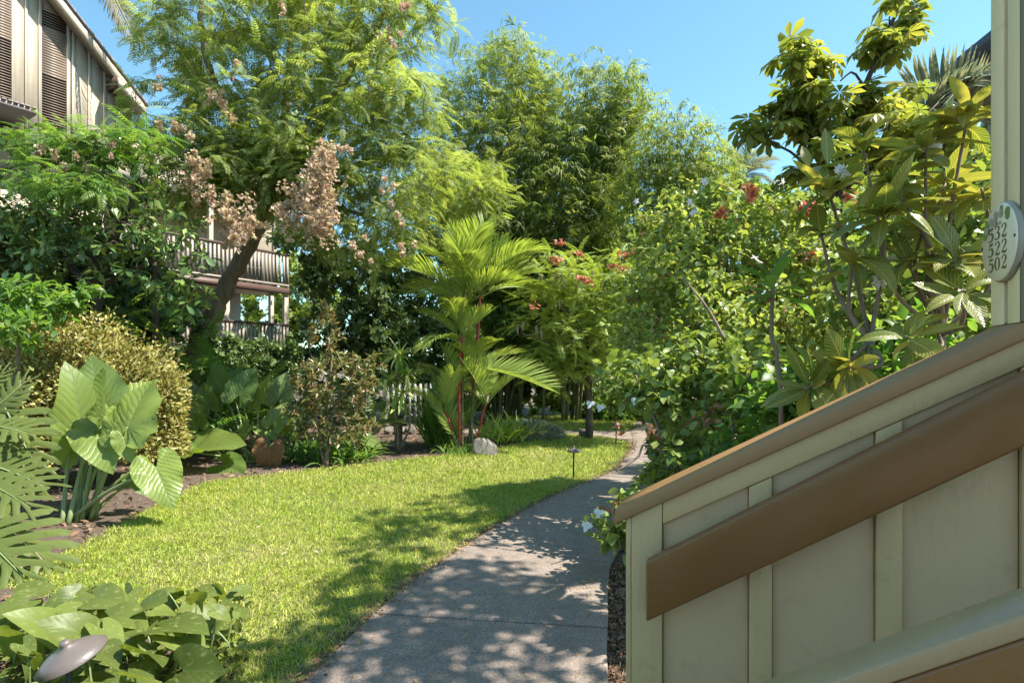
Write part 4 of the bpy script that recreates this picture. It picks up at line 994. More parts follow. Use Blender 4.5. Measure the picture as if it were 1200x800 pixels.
leafy_tree("shade_tree", P(560, 470, 21), None, [(560, 300, 20, 80, 80, 2), (620, 330, 20, 70, 90, 2), (520, 250, 20.5, 70, 70, 2), (600, 410, 19, 80, 50, 1.5), (660, 380, 19.5, 70, 70, 1.8)],
           "green leafy tree filling in behind the red stemmed palm", 330, 40, T_CL, 0.187, 'bg', group=GB)
leafy_tree("shade_tree", P(760, 470, 22), None, [(740, 280, 21, 90, 80, 2), (820, 280, 21, 90, 80, 2), (700, 380, 20, 80, 60, 2), (790, 390, 20, 90, 60, 2), (900, 300, 21, 90, 90, 2), (880, 400, 20, 90, 50, 2)],
           "broad green tree far behind the white flowering bush", 380, 40, T_CL, 0.202, 'bg', group=GB)
leafy_tree("shade_tree", P(1000, 470, 16), None, [(980, 290, 15, 90, 80, 1.6), (1060, 250, 15, 90, 90, 1.6), (1130, 260, 15, 70, 120, 1.6), (1030, 380, 14, 120, 70, 1.6), (1150, 380, 14, 90, 70, 1.6)],
           "green tree far behind the yellow veined croton", 330, 40, T_CL, 0.180, 'bg', group=GB)
leafy_tree("shade_tree", P(330, 440, 25), None, [(330, 360, 24, 60, 60, 2), (370, 330, 24, 50, 60, 2), (300, 400, 24, 60, 40, 2)],
           "sunlit pale green tree seen past the house terrace", 160, 40, T_CL, 0.187, 'poinc', group=GB)
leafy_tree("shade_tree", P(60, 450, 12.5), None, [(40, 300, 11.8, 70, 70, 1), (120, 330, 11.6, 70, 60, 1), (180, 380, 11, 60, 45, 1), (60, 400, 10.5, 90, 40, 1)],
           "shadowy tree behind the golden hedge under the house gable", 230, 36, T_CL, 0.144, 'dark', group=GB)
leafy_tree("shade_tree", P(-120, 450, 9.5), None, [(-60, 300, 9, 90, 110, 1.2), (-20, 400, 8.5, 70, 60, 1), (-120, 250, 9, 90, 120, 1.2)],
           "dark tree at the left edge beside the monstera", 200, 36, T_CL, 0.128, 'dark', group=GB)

# ---- glossy dark broadleaf tree against the house
T_OB = [strip_leaf(0.42, obov, 3, 0.2, 0.35, 1), strip_leaf(0.46, obov, 3, 0.15, 0.6, 1)]
o = plant("broadleaf_tree", P(110, 440, 9.2), "glossy dark green broadleaf tree below the house gable", "tree")
bl = [(60, 190, 8.8, 85, 38, 0.8), (150, 195, 9.0, 75, 45, 0.8), (30, 250, 8.6, 80, 60, 0.8), (120, 260, 8.6, 80, 55, 0.8), (200, 290, 8.8, 45, 50, 0.7), (90, 300, 8.5, 90, 45, 0.7), (215, 345, 8.8, 35, 40, 0.5), (20, 310, 8.4, 60, 40, 0.6)]
b0 = A(*P(110, 440, 9.2)); b0[2] = 0
lm = [([b0, P(115, 380, 9.2), P(105, 300, 9.0)], 0.14, 0.06), ([P(112, 350, 9.2), P(60, 280, 9), P(40, 210, 8.9)], 0.07, 0.02), ([P(108, 320, 9.1), P(150, 250, 9), P(165, 190, 9)], 0.07, 0.02), ([P(110, 340, 9.2), P(170, 310, 9), P(210, 290, 8.9)], 0.06, 0.02)]
tg = blob_points(bl, 330); tubes, ends = grow(lm, tg, 0.007, 0.15); tubes_obj("trunk", tubes[:1], M['bark_dark'], o, 10); tubes_obj("branches", tubes[1:], M['bark_dark'], o)
k = 9; e = np.repeat(np.array([x[0] for x in ends]), k, 0); ed = np.repeat(np.array([x[1] for x in ends]), k, 0); n = len(e)
d = norm(rdir(n) + ed * 0.5 + A(0, 0, 0.15)); p = e + d * 0.02 - ed * 0.10 * rng.random((n, 1))
leaf_parts(o, T_OB, M['clusia'], p, d, norm(ups(n, .3) + ed * .4), 0.165 * rng.uniform(.75, 1.25, n), 300, smooth=True)
# feathery low boughs mixed in on top of it
o = plant("feathery_shrub", P(170, 440, 9.5), "bright feathery shrub bough leaning over the dark broadleaf tree", "shrub")
tg = blob_points([(70, 165, 8.4, 70, 18, 0.5), (140, 165, 8.4, 55, 22, 0.5), (60, 215, 8.0, 60, 30, 0.4, 900), (110, 215, 8.1, 45, 25, 0.4, 700)], 90)
b0 = A(*P(185, 440, 9.6)); b0[2] = 0
tubes, ends = grow([([b0, P(180, 300, 9.4), P(160, 200, 8.9), P(110, 170, 8.5)], 0.07, 0.02)], tg, 0.006, 0.1); tubes_obj("branches", tubes, M['bark_dark'], o)
p, d = on_ends(ends, 6, 0.15); b = Buf(); scatter(b, T_PIN, p, norm(d * A(1, 1, .4)), ups(len(p), .2), 0.36 * rng.uniform(.7, 1.2, len(p))); tag(b.build("foliage", M['fern'], o), kind="stuff")

# ---- golden leaved hedge mound
o = plant("golden_hedge", P(140, 470, 7.6), "golden yellow small leaved hedge behind the big elephant ear", "hedge")
n = 42000; v = rdir(n); v[:, 2] = np.abs(v[:, 2]) ** 0.8
cs = [(P(110, 470, 7.9), A(0.95, 0.7, 1.9)), (P(172, 470, 7.9), A(0.5, 0.5, 1.35)), (P(60, 470, 7.6), A(0.95, 0.7, 1.9)), (P(-10, 470, 7.4), A(0.9, .7, 1.6))]
pk = rng.integers(0, 4, n); C = np.array([c[0] for c in cs])[pk]; C[:, 2] = 0.55; R_ = np.array([c[1] for c in cs])[pk]
v = v / (np.sum(np.abs(v) ** 2.6, axis=1, keepdims=True) ** (1 / 2.6)); lum = 0.97 + 0.09 * np.sin(v[:, 0:1] * 5 + 4 * v[:, 2:3]) + 0.06 * np.sin(v[:, 0:1] * 9 + 3 * v[:, 1:2] + pk[:, None]) + 0.06 * np.sin(v[:, 2:3] * 13) + 0.075 * rng.normal(size=(n, 1)) + 0.14 * rng.random((n, 1)) * (rng.random((n, 1)) < .05)
p = C + v * R_ * lum * (1 - 0.22 * rng.random((n, 1)) ** 2); p[:, 2] = np.maximum(p[:, 2] - 0.2, 0.05)
b = Buf(); scatter(b, [hexleaf(0.5), diamond(0.5)], p, norm(v + rdir(n) * 0.9), norm(v + UP * .5 + rdir(n) * .5), 0.066 * rng.uniform(.6, 1.3, n)); tag(b.build("foliage", M['golden'], o), kind="stuff")
b = Buf()
for k in range(60):
    c, r = cs[k % 4]; e = A(c[0], c[1], 0.45) + norm(rng.normal(size=3) + A(0, 0, .6)) * r * 0.85; q = smoothline([A(c[0], c[1], 0), A(c[0], c[1], .5) + rng.normal(size=3) * .15, e], 6); tube(b, q, np.linspace(.02, .005, 6), 4)
b.build("stems", M['twig'], o)
# green vines over the hedge's left end
o = plant("vine_shrub", P(30, 470, 6.9), "fresh green leafy shrub at the left edge above the monstera", "shrub")
tg = blob_points([(25, 350, 6.8, 45, 25, .4), (60, 350, 7.0, 40, 25, .3), (15, 385, 6.5, 35, 25, .4), (95, 345, 7.1, 20, 14, .25)], 110); b0 = A(*P(20, 470, 7)); b0[2] = 0
tubes, ends = grow([([b0, P(20, 420, 6.9), P(30, 360, 6.9)], .04, .012)], tg, .004, .1); tubes_obj("branches", tubes, M['twig'], o)
p, d = on_ends(ends, 12, .1); leaf_parts(o, [hexleaf(.42), hexleaf(.36, .3, .25)], M['fern'], p, d, ups(len(p), .4), .13 * rng.uniform(.6, 1.3, len(p)), 120)

# ---- elephant ears
def ear_leaf(w=0.78, sinus=2.72, droop=0.35, cup=0.25, seed=0, na=30, nr=5, ribs=1.0):
    """heart shaped blade, stalk attached at the origin, tip at (0, 1); real ribs and wavy rim"""
    rs = np.random.default_rng(seed); th = np.linspace(-sinus, sinus, na + 1); rr = np.linspace(0, 1, nr + 1)[1:]
    key = [(0, 1.0), (0.12, .90), (0.42, .74), (0.8, .62), (1.25, .55), (1.7, .53), (2.1, .54), (2.45, .52), (2.72, .40)]
    ka, kr = zip(*key); Rr = np.interp(np.abs(th), ka, kr)
    V = [(0, 0, 0)]; U = [(0, 0)]
    for r in rr:
        for i, t in enumerate(th):
            x, y = Rr[i] * r * math.sin(t) * w * 1.15, Rr[i] * r * math.cos(t)
            rib = ribs * (0.024 if i % 2 else -0.016) * math.sin(PI * min(r, .9)) * (abs(t) > .1)
            z = cup * abs(x) * 0.55 - droop * (max(y, 0) ** 2) * 0.5 + rib + ribs * (0.04 * r ** 3 * math.sin(i * 1.35 + seed) + 0.025 * rs.normal() * r ** 4) - 0.10 * abs(x) ** 1.5 * ((seed % 3) - .6)
            V.append((x, y, z)); U.append((x / (w * .62), y))
    c = na + 1; F = [[0, 1 + i + 1, 1 + i] for i in range(na)]
    for k in range(nr - 1):
        for i in range(na):
            a = 1 + k * c + i; F += [[a, a + 1, a + c + 1], [a, a + c + 1, a + c]]
    F = np.array(F); return np.array(V), F, np.array(U)
def ear_plant(label, base, leaves, Yb, dead=(), size=1.0, stalk=0.026):
    """leaves: (attach px, py, dY, tip px, py, dY, normal, width)"""
    o = plant("elephant_ear", base, label, "elephant ear", "elephant ears in the left bed")
    for i, (ax, ay, ad, tx, ty, td, nm, w) in enumerate(leaves):
        a, t = P(ax, ay, Yb + ad), P(tx, ty, Yb + td); s = np.linalg.norm(t - a)
        mat = M['dead'] if i in dead else M['alocasia']
        tp = ear_leaf(w, seed=i + int(ax), droop=(.9 if i in dead else rng.uniform(.15, .5)), cup=(.5 if i in dead else rng.uniform(.1, .5)))
        me = mesh_from(tp[0], tp[1], mat, True, tp[2], np.zeros(len(tp[0])), "leaf"); lf = link("leaf", me, o)
        if i in dead: lf["label"] = "withered brown leaf hanging down"
        d = norm(t - a); x = norm(np.cross(d, norm(A(*nm)))); z = np.cross(x, d); m = Matrix.Identity(4)
        for r in range(3): m[r][0], m[r][1], m[r][2], m[r][3] = x[r] * s, d[r] * s, z[r] * s, a[r]
        lf.matrix_basis = m
        g0 = A(base[0] + rng.normal() * .07, base[1] + rng.normal() * .07, 0); rise = max(a[2], .25)
        if i in dead: q = smoothline([g0, g0 * .5 + a * .5 + A(0, 0, .35), a + A(0, 0, .10), a], 14)
        else: q = smoothline([g0, g0 * .55 + a * .45 + A(0, 0, .10 * rise) , a - d * 0.0], 12)
        b = Buf(); tube(b, q, np.linspace(stalk * size, stalk * .42 * size, len(q)), 8)
        mr = [a + d * s * f + z * (-s * .012 - .15 * s * f * f * .3) for f in np.linspace(0, .6, 5)]
        b.build("stalk", M['stem_green'], o, True)
    return o
ear_plant("large elephant ear plant standing alone at the left edge of the lawn", G(96, 610), [
    (98, 512, .25, 90, 426, .1, (.75, -.45, .45), .62), (118, 478, .5, 104, 413, .6, (.3, -.8, .4), .75), (122, 488, .2, 112, 430, -.1, (-.9, -.4, .1), .55),
    (118, 500, .15, 126, 545, -.25, (.2, -.8, .6), .75), (146, 478, .6, 182, 440, .8, (-.2, -.85, .5), .80), (150, 500, .0, 174, 441, .25, (-.15, -.95, .25), .88),
    (183, 548, -.15, 202, 592, -.35, (.35, -.75, .55), .75), (168, 542, .2, 186, 556, .3, (.1, -.3, .95), .9), (86, 492, .35, 78, 440, .3, (-.8, -.5, .2), .6),
    (145, 512, -.05, 152, 540, -.15, (.2, -.9, .4), .7), (160, 560, .3, 178, 578, .2, (.3, -.3, .9), .8), (108, 515, .4, 96, 470, .7, (.1, -.9, .4), .8)], 5.95)
ear_plant("cluster of elephant ears with a withered brown leaf before the bronze shrub", G(300, 541), [
    (215, 470, .1, 205, 436, .2, (.3, -.7, .6), .9), (214, 480, -.4, 212, 520, -.6, (-.3, -.8, .5), .85), (262, 462, .2, 248, 424, .3, (-.3, -.8, .5), .8), (272, 455, .5, 282, 428, .6, (.3, -.7, .6), .85),
    (245, 475, 0, 234, 447, .1, (-.4, -.8, .4), .8), (281, 462, -.2, 298, 428, 0, (-.1, -.95, .3), .88), (302, 470, -.3, 316, 434, -.2, (-.7, -.65, .2), .8), (326, 466, 0, 334, 436, .1, (.35, -.7, .6), .85),
    (232, 500, -.5, 222, 480, -.4, (-.2, -.7, .6), .9), (225, 530, -.9, 284, 512, -1.1, (-.05, -.35, .94), .8), (262, 545, -1.0, 288, 555, -1.2, (.15, -.7, .6), .85), (305, 500, -.2, 325, 512, -.3, (.1, -.4, .9), .85),
    (322, 495, -.2, 336, 470, -.1, (.2, -.8, .5), .8), (316, 526, -.6, 312, 558, -.65, (.0, -.95, .2), .95), (290, 500, -.4, 278, 520, -.5, (-.2, -.6, .7), .8), (340, 505, .1, 352, 482, .2, (.1, -.8, .5), .8),
    (250, 505, -.3, 240, 528, -.5, (-.2, -.7, .6), .8), (228, 555, -.6, 240, 566, -.7, (.2, -.6, .7), .8)], 9.7, dead=(13,), size=.85)
ear_plant("small elephant ear at the lawn edge right of the bronze shrub", G(425, 540), [
    (418, 522, 0, 404, 502, 0, (-.2, -.85, .4), .9), (428, 515, 0, 448, 524, -.1, (.2, -.5, .8), .7), (418, 532, -.1, 428, 542, -.2, (.1, -.8, .5), .9), (452, 494, .6, 478, 491, .5, (0, -.3, .95), .45), (445, 478, .6, 450, 468, .7, (-.1, -.9, .4), .9), (372, 535, -.3, 360, 528, -.35, (-.2, -.7, .6), .8)], 9.8, size=.6)

# ---- monstera at the left edge: split leaves
def monstera_leaf(seed, w=0.85, lobes=8, droop=.35):
    """broad blade cut into ribbon lobes from the rim towards the midrib"""
    rs = np.random.default_rng(seed); V, F, U = [], [], []
    def pt(x, y): return (x, y, 0.12 * abs(x) - droop * .5 * max(y, 0) ** 2 - .18 * x * x)
    ys = np.linspace(-.12, .90, lobes + 1)
    for sg in (-1, 1):
        for k in range(lobes):
            y0, y1 = ys[k], ys[k + 1]; f = (k + .5) / lobes; ln = w * .5 * math.sin(PI * min(.97, .18 + .80 * f)) ** .7 * rs.uniform(.9, 1.05)
            rise = .10 + .22 * (f) ; gap = (.10 + .05 * rs.random()) * (y1 - y0)
            rows = []
            for j, q in enumerate(np.linspace(0, 1, 7)):
                x = sg * (.012 + ln * q); ym = rise * q * 1.0 + (-.25 * q * q if k < 2 else 0)
                hw = (y1 - y0) * .5 * (1.06 if q < .28 else (1.0 - gap / (y1 - y0) * (1.6 if q < .75 else 1.0))) * (1 if q < .8 else 1 - ((q - .8) / .2) ** 2 * .75)
                c = (y0 + y1) / 2 + ym; rows.append((x, c - hw, c + hw))
            b0 = len(V)
            for x, lo, hi in rows:
                for y in (lo, (lo + hi) / 2, hi):
                    p_ = pt(x, y); V.append((p_[0], p_[1], p_[2] + (.012 if y == (lo + hi) / 2 else 0))); U.append((x / (w * .5), y))
            for j in range(6):
                for i in range(2):
                    a = b0 + j * 3 + i; F += [[a, a + 1, a + 4], [a, a + 4, a + 3]] if sg < 0 else [[a, a + 4, a + 1], [a, a + 3, a + 4]]
    return np.array(V), np.array(F), np.array(U)
o = plant("monstera", P(-20, 640, 4.9), "split leaf monstera at the left edge of the photo", "monstera")
for i, (ax, ay, Y, tx, ty, tY, nm) in enumerate([
    (8, 598, 4.6, 82, 662, 4.3, (.25, -.55, .8)), (-20, 612, 4.5, 42, 668, 4.1, (.1, -.6, .8)), (-14, 560, 4.8, 55, 585, 4.6, (.1, -.5, .85)), (-10, 520, 5.3, 50, 570, 5.1, (.2, -.6, .8)),
    (5, 490, 5.5, 45, 440, 5.6, (.3, -.8, .5)), (-5, 500, 5.4, 60, 500, 5.3, (.0, -.5, .85)), (18, 470, 5.6, 60, 545, 5.3, (.3, -.7, .6)), (-15, 470, 5.5, 20, 430, 5.6, (.1, -.8, .5)),
    (0, 545, 5.2, 70, 560, 5.0, (.1, -.55, .8)), (-20, 640, 4.5, 20, 690, 4.2, (.2, -.6, .7))]):
    tp = monstera_leaf(i, rng.uniform(.6, .72)); a, t = P(ax - 18, ay, Y), P(tx - 18, ty, tY); s = np.linalg.norm(t - a); d = norm(t - a)
    lf = link("leaf", mesh_from(tp[0], tp[1], M['monstera'], True, tp[2], np.zeros(len(tp[0])), "leaf"), o)
    x = norm(np.cross(d, norm(A(*nm)))); z = np.cross(x, d); m = Matrix.Identity(4)
    for r in range(3): m[r][0], m[r][1], m[r][2], m[r][3] = x[r] * s, d[r] * s, z[r] * s, a[r]
    lf.matrix_basis = m
    g0 = A(a[0] - .25 + rng.normal() * .1, a[1] + .35, 0); b = Buf(); tube(b, smoothline([g0, (g0 + a) / 2 + A(0, 0, .15), a, a + d * s * .5 - z * .02, a + d * s * .9 - z * s * .16], 14), np.linspace(.018, .004, 14), 6); b.build("stalk", M['stem_green'], o, True)

# ---- pothos at the bottom left corner
T_HEART = [ear_leaf(.74, 2.6, .25 + .3 * (s % 3), .2 + .15 * s, s, 24, 4, .25) for s in range(4)]
o = plant("pothos", P(120, 790, 2.7), "bed of variegated pothos leaves in the bottom left corner", "pothos")
spec = [(100, 745, 2.7, 60, 722, .17), (60, 738, 2.75, 30, 715, .17), (112, 700, 3.1, 150, 703, .18), (165, 712, 3.0, 190, 700, .2), (128, 722, 2.9, 185, 716, .2), (190, 735, 2.8, 250, 722, .24), (205, 745, 2.75, 245, 760, .18),
        (165, 765, 2.6, 205, 765, .17), (215, 785, 2.55, 262, 785, .2), (140, 742, 2.8, 165, 752, .16), (20, 760, 2.7, 5, 735, .2), (85, 700, 3.1, 55, 715, .14), (30, 705, 3.2, 10, 720, .14), (150, 785, 2.5, 180, 795, .15), (118, 765, 2.6, 140, 780, .14)]
ps, ds, ss = [], [], []
for ax, ay, Y, tx, ty, s in spec: a, t = P(ax, ay, Y), P(tx, ty, Y - .1); ps.append(a); ds.append(t - a); ss.append(s * 1.2)
n = 190; x = rng.uniform(-2.9, -1.5, n); y = rng.uniform(2.0, 3.75, n); kk = (y < 3.85 + .28 * (x + 1.5) * 1.0) & (x < -1.38 - .36 * (np.maximum(y - 2.9, 0)) * 1.2)
x, y = x[kk], y[kk]; hgt = .10 + .26 * rng.random(len(x)) * np.clip((3.9 - y) / .8, .3, 1)
ps = np.vstack([np.array(ps), np.stack([x, y, hgt], 1)]); n2 = len(x); dd = rdir(n2); dd[:, 2] = dd[:, 2] * .35 - .1
ds = np.vstack([np.array(ds), dd]); ss = np.concatenate([np.array(ss), rng.uniform(.08, .17, n2)]); n = len(ps)
leaf_parts(o, T_HEART, M['pothos'], ps, ds, norm(UP + A(0.1, -.35, 0) + rng.normal(size=(n, 3)) * .42), ss, 300, smooth=True)
b = Buf()
for q in ps: g0 = A(q[0] + rng.normal() * .06, q[1] + rng.normal() * .06, 0); tube(b, smoothline([g0, (g0 + q) / 2 + A(.02, 0, .02), q], 6), np.linspace(.006, .004, 6), 5)
tag(b.build("stems", M['stem_green'], o), kind="stuff")
b = Buf(); n = 1500; x = rng.uniform(-3.0, -1.42, n); y = rng.uniform(2.0, 3.6, n); kk = x < -1.38 - .43 * np.maximum(y - 2.9, 0); x, y = x[kk], y[kk]; n = len(x); d = rdir(n); d[:, 2] *= .4
scatter(b, [hexleaf(.7), hexleaf(.6, .4)], np.stack([x, y, .02 + .12 * rng.random(n)], 1), d, ups(n, .4), .06 * rng.uniform(.6, 1.4, n)); tag(b.build("undergrowth", M['pothos'], o), kind="stuff")

# ---- bronze leaved shrub with twisted stem
T_BR = [strip_leaf(.32, ell, 3, .3, .2, 1), strip_leaf(.28, ell, 3, .2, .5, 1)]
o = plant("bronze_shrub", G(380, 547), "bronze leaved shrub on a thin stem at the lawn edge", "shrub"); b0 = G(382, 547)
lm = [([b0, P(384, 525, 9.2), P(390, 500, 9.3), P(386, 470, 9.4), P(388, 430, 9.4), P(385, 395, 9.4)], .045, .012), ([b0 + A(-.02, 0, 0), P(376, 525, 9.2), P(372, 490, 9.3), P(365, 440, 9.3)], .03, .01), ([P(388, 480, 9.35), P(405, 460, 9.3), P(425, 440, 9.2)], .025, .008)]
tg = blob_points([(385, 410, 9.4, 32, 42, .5), (395, 450, 9.3, 50, 42, .6), (365, 460, 9.3, 32, 45, .5), (425, 440, 9.3, 28, 32, .4), (378, 375, 9.4, 14, 18, .25), (400, 500, 9.3, 45, 28, .5), (355, 500, 9.3, 22, 28, .4)], 200)
tubes, ends = grow(lm, tg, .004, .25, .008); tubes_obj("stems", tubes, M['twig'], o, 6, .006)
k = 14; e = np.repeat(np.array([x[0] for x in ends]), k, 0); ed = np.repeat(np.array([x[1] for x in ends]), k, 0); n = len(e)
d = norm(rdir(n) * .8 + ed * .4 + A(0, 0, .45)); leaf_parts(o, T_BR, M['redcroton'], e - ed * .12 * rng.random((n, 1)), d, ups(n, .5), .115 * rng.uniform(.7, 1.3, n), 300)
o = plant("spider_plants", G(395, 545) + A(0, .5, 0), "green strap leaves growing under the bronze shrub", "strap plants", ); b = Buf()
n = 420; c = rng.uniform(0, 1, n); p = np.array([P(335 + 100 * q, 520, 9.75) for q in c]); p[:, 2] = .03; p[:, 1] += rng.normal(size=n) * .25; d = rdir(n); d[:, 2] = np.abs(d[:, 2]) + .6
scatter(b, [strip_leaf(.10, lanc, 5, .3, 1.3), strip_leaf(.10, lanc, 5, .3, .8)], p, d, ups(n, .5), .45 * rng.uniform(.5, 1.3, n)); tag(b.build("foliage", M['fern'], o), kind="stuff")

# ---- variegated dracaena heads right of it
T_DR = [strip_leaf(.15, lanc, 6, .25, .9, 1), strip_leaf(.13, lanc, 6, .25, 1.4, 1), strip_leaf(.15, lanc, 6, .3, .5, 1)]
o = plant("variegated_dracaena", P(468, 500, 10.4), "yellow green dracaena with striped arching leaves beside the bronze shrub", "dracaena")
b0 = A(*P(466, 500, 10.6)); b0[2] = 0; pp, dd = [], []
tub = []
for hx, hy, k in [(468, 418, 34), (478, 440, 26), (472, 462, 24), (455, 445, 20), (462, 480, 16)]:
    hd = P(hx, hy, 10.3); tub.append((smoothline([b0, (b0 + hd) / 2 + A(rng.normal() * .1, 0, 0), hd], 8), np.linspace(.025, .014, 8)))
    v = rdir(k); v[:, 2] = v[:, 2] * .8 + .35; pp.append(np.repeat(hd[None], k, 0)); dd.append(norm(v))
p, d = np.vstack(pp), np.vstack(dd); leaf_parts(o, T_DR, M['dracaena'], p, d, ups(len(p), .2), .42 * rng.uniform(.7, 1.2, len(p)), 300, smooth=True); tubes_obj("stems", tub, M['twig'], o)

# ---- palms: a frond is one part
def frond(nl=34, ln=.36, bend=1.0, vee=.5, droop=.5, w=.07, base=.16, twist=0):
    t = np.linspace(0, 1, 24); th = bend * t ** 1.3; y = np.concatenate([[0], np.cumsum(np.cos(th[1:]))]) / 23; z = -np.concatenate([[0], np.cumsum(np.sin(th[1:]))]) / 23
    it = []; lt = strip_leaf(w, lanc, 4, .4, droop, 1)
    for k in range(nl):
        f = base + (1 - base) * (k / (nl - 1)) ** .95; yy, zz, a = np.interp(f, t, y), np.interp(f, t, z), np.interp(f, t, th)
        L = ln * (.55 + .6 * math.sin(PI * min(1, .15 + .8 * (f - base) / (1 - base)))) * rng.uniform(.92, 1.05)
        for sg in (-1, 1):
            ang = 1.0 - .62 * f; d = np.array([sg * math.sin(ang), math.cos(ang) * math.cos(a), -math.cos(ang) * math.sin(a)]) + vee * np.array([0, math.sin(a), math.cos(a)]) * (1 - .4 * f) + rng.normal(size=3) * .04
            it.append((lt, A(sg * .006, yy, zz), tuple(d), (sg * -.3, math.sin(a), math.cos(a)), L))
    V, F, U = compose(it); R_ = np.repeat(rng.random(len(it)) * .4, len(lt[0])); b = Buf(); b.add(V, F, U, R_)
    tube(b, np.stack([0 * t, y, z], 1), np.linspace(.014, .003, 24), 5, .3); return np.vstack(b.V), np.vstack(b.F), np.vstack(b.U), np.concatenate(b.R)
T_FR = [frond(34, .36, .35, .8, .25), frond(34, .38, .7, .7, .4), frond(34, .40, 1.1, .5, .7), frond(32, .38, .8, .3, .9)]
o = plant("red_palm", G(548, 533), "red stemmed sealing wax palm clump standing on the lawn edge", "palm"); b0 = G(548, 533)
FR, FD, FU, FS, FT = [], [], [], [], []
for i, (sx, tx, ty, dy, r) in enumerate([(541, 543, 345, 0, .034), (549, 563, 342, .1, .030), (539, 540, 395, -.1, .024), (553, 556, 430, .15, .024), (546, 532, 455, .2, .022), (556, 570, 470, 0, .02), (535, 522, 480, -.1, .02)]):
    g0 = P(sx, 530, 10.7 + dy); g0[2] = 0; top = P(tx, ty, 10.7 + dy); q = smoothline([g0, (g0 + top) / 2 + A(.02 * rng.normal(), 0, 0), top], 16)
    cut = 9 if i < 3 else 8
    b = Buf(); tube(b, q[:cut + 1], np.linspace(r * 1.05, r * .95, cut + 1), 9); b.build("stem", M['palmstem' if i not in (2, 5) else 'crownshaft'], o, True)
    b = Buf(); tube(b, q[cut:], np.linspace(r * 1.2, r * .75, 16 - cut), 9); b.build("crownshaft", M['crownshaft'], o, True)
    for k in range(7 if i < 3 else 5):
        a = k * 2.4 + i * 1.1; e = [1.5, 1.25, 1.05, .9, .7, .55, .4][k]
        FR.append(top - A(0, 0, .02 * k)); FD.append(A(math.cos(a) * math.cos(e), math.sin(a) * math.cos(e), math.sin(e))); FU.append(UP + A(.05, .05, 0)); FS.append((1.4 if i < 2 else .9) * rng.uniform(.85, 1.1))
# the tall fronds the photo shows singly
for tx, ty, ax, ay, s in [(535, 275, 543, 345, 1.25), (588, 290, 545, 345, 1.4), (620, 315, 563, 345, 1.4), (500, 345, 543, 350, 1.2), (630, 462, 556, 430, 1.3), (515, 460, 535, 520, 1.2), (560, 262, 552, 345, 1.2), (605, 300, 556, 345, 1.2)]:
    a, t = P(ax, ay, 10.7), P(tx, ty, 10.4); FR.append(a); FD.append(t - a + A(0, 0, .25 * np.linalg.norm(t - a))); FU.append(UP + A(0, -.5, 0)); FS.append(np.linalg.norm(t - a) * 1.08)
leaf_parts(o, T_FR[:3], M['palm'], np.array(FR), np.array(FD), np.array(FU), np.array(FS), 300, name="frond", smooth=True)

# coconut palm whose hanging frond tips show at the top edge
o = plant("coconut_palm", A(-12.6, 16.0), "tall palm whose dry frond hangs into the top left sky", "palm"); top = P(40, -190, 14.0)
b = Buf(); tube(b, smoothline([A(-12.6, 16.0, 0), A(-12.6, 15.6, 5), A(-12.3, 14.8, 10), top], 24), np.linspace(.19, .12, 24), 10); b.build("trunk", M['bark'], o, True)
fr = [P(154, 30, 13.4), P(146, 22, 13.7), P(-60, -260, 13), P(180, -330, 13), P(60, -360, 15), P(-80, -200, 15), P(170, -300, 15.5)]
pp = np.repeat(top[None], len(fr), 0); dd = np.array([q - top for q in fr]); L = np.linalg.norm(dd, axis=1)
leaf_parts(o, [frond(60, .10, .12, -.1, .5, .07, .1), frond(60, .11, .08, -.15, .4, .07, .1)], M['litter_dry'], pp, dd, norm(np.repeat(A(.4, -1, .5)[None], len(fr), 0)), L, 20, name="frond", smooth=True)

# ---- low plants round the palm
def tuft(name, c, n, ln, label, cat, mat, w=.06, spread=.2, bend=1.2, up=.7, group=None):
    o = plant(name, c, label, cat, group); p = np.array([c[0], c[1], .02])[None] + rng.normal(size=(n, 3)) * A(spread, spread, 0); d = rdir(n); d[:, 2] = np.abs(d[:, 2]) + up
    b = Buf(); scatter(b, [strip_leaf(w, lanc, 6, .3, bend, 1), strip_leaf(w, lanc, 6, .3, bend * .6, 1)], p, norm(d), ups(n, .4), ln * rng.uniform(.5, 1.2, n)); tag(b.build("blades", M[mat], o), kind="stuff"); return o
tuft("day_lily", P(592, 505, 12.2), 260, .75, "yellow green strap leaved lily clump right of the red palm", "lily", 'lily', .05, .28)
tuft("day_lily", P(520, 505, 11.3), 220, 1.25, "upright green grassy clump left of the red palm stems", "grass clump", 'fern', .05, .16, .5, 1.6)
tuft("foot_grass", G(540, 532), 160, .30, "short green tufts at the foot of the red palm", "grass clump", 'fern', .07, .22)
tuft("dark_dracaena", P(305, 440, 14.2), 120, 1.5, "dark spiky dracaena in front of the house terrace", "dracaena", 'dark', .09, .12, .8, .8)
tuft("dark_dracaena", P(282, 440, 13.6), 90, 1.2, "smaller dark spiky dracaena beside the leaning trunk", "dracaena", 'dark', .09, .12, .9, .7)
o = plant("juniper", P(620, 510, 12.6), "low grey green juniper mat by the lily clump", "juniper"); n = 5200; v = rdir(n); v[:, 2] = np.abs(v[:, 2]); c = A(.35, 12.8, .05)
b = Buf(); scatter(b, [diamond(.12), diamond(.2)], c + v * A(.85, .8, .32) * (.6 + .4 * rng.random((n, 1))), norm(v + rdir(n) * .8), rdir(n), .11 * rng.uniform(.5, 1.3, n)); tag(b.build("foliage", M['juniper'], o), kind="stuff")
GF = "ferns and low shrubs in the beds"
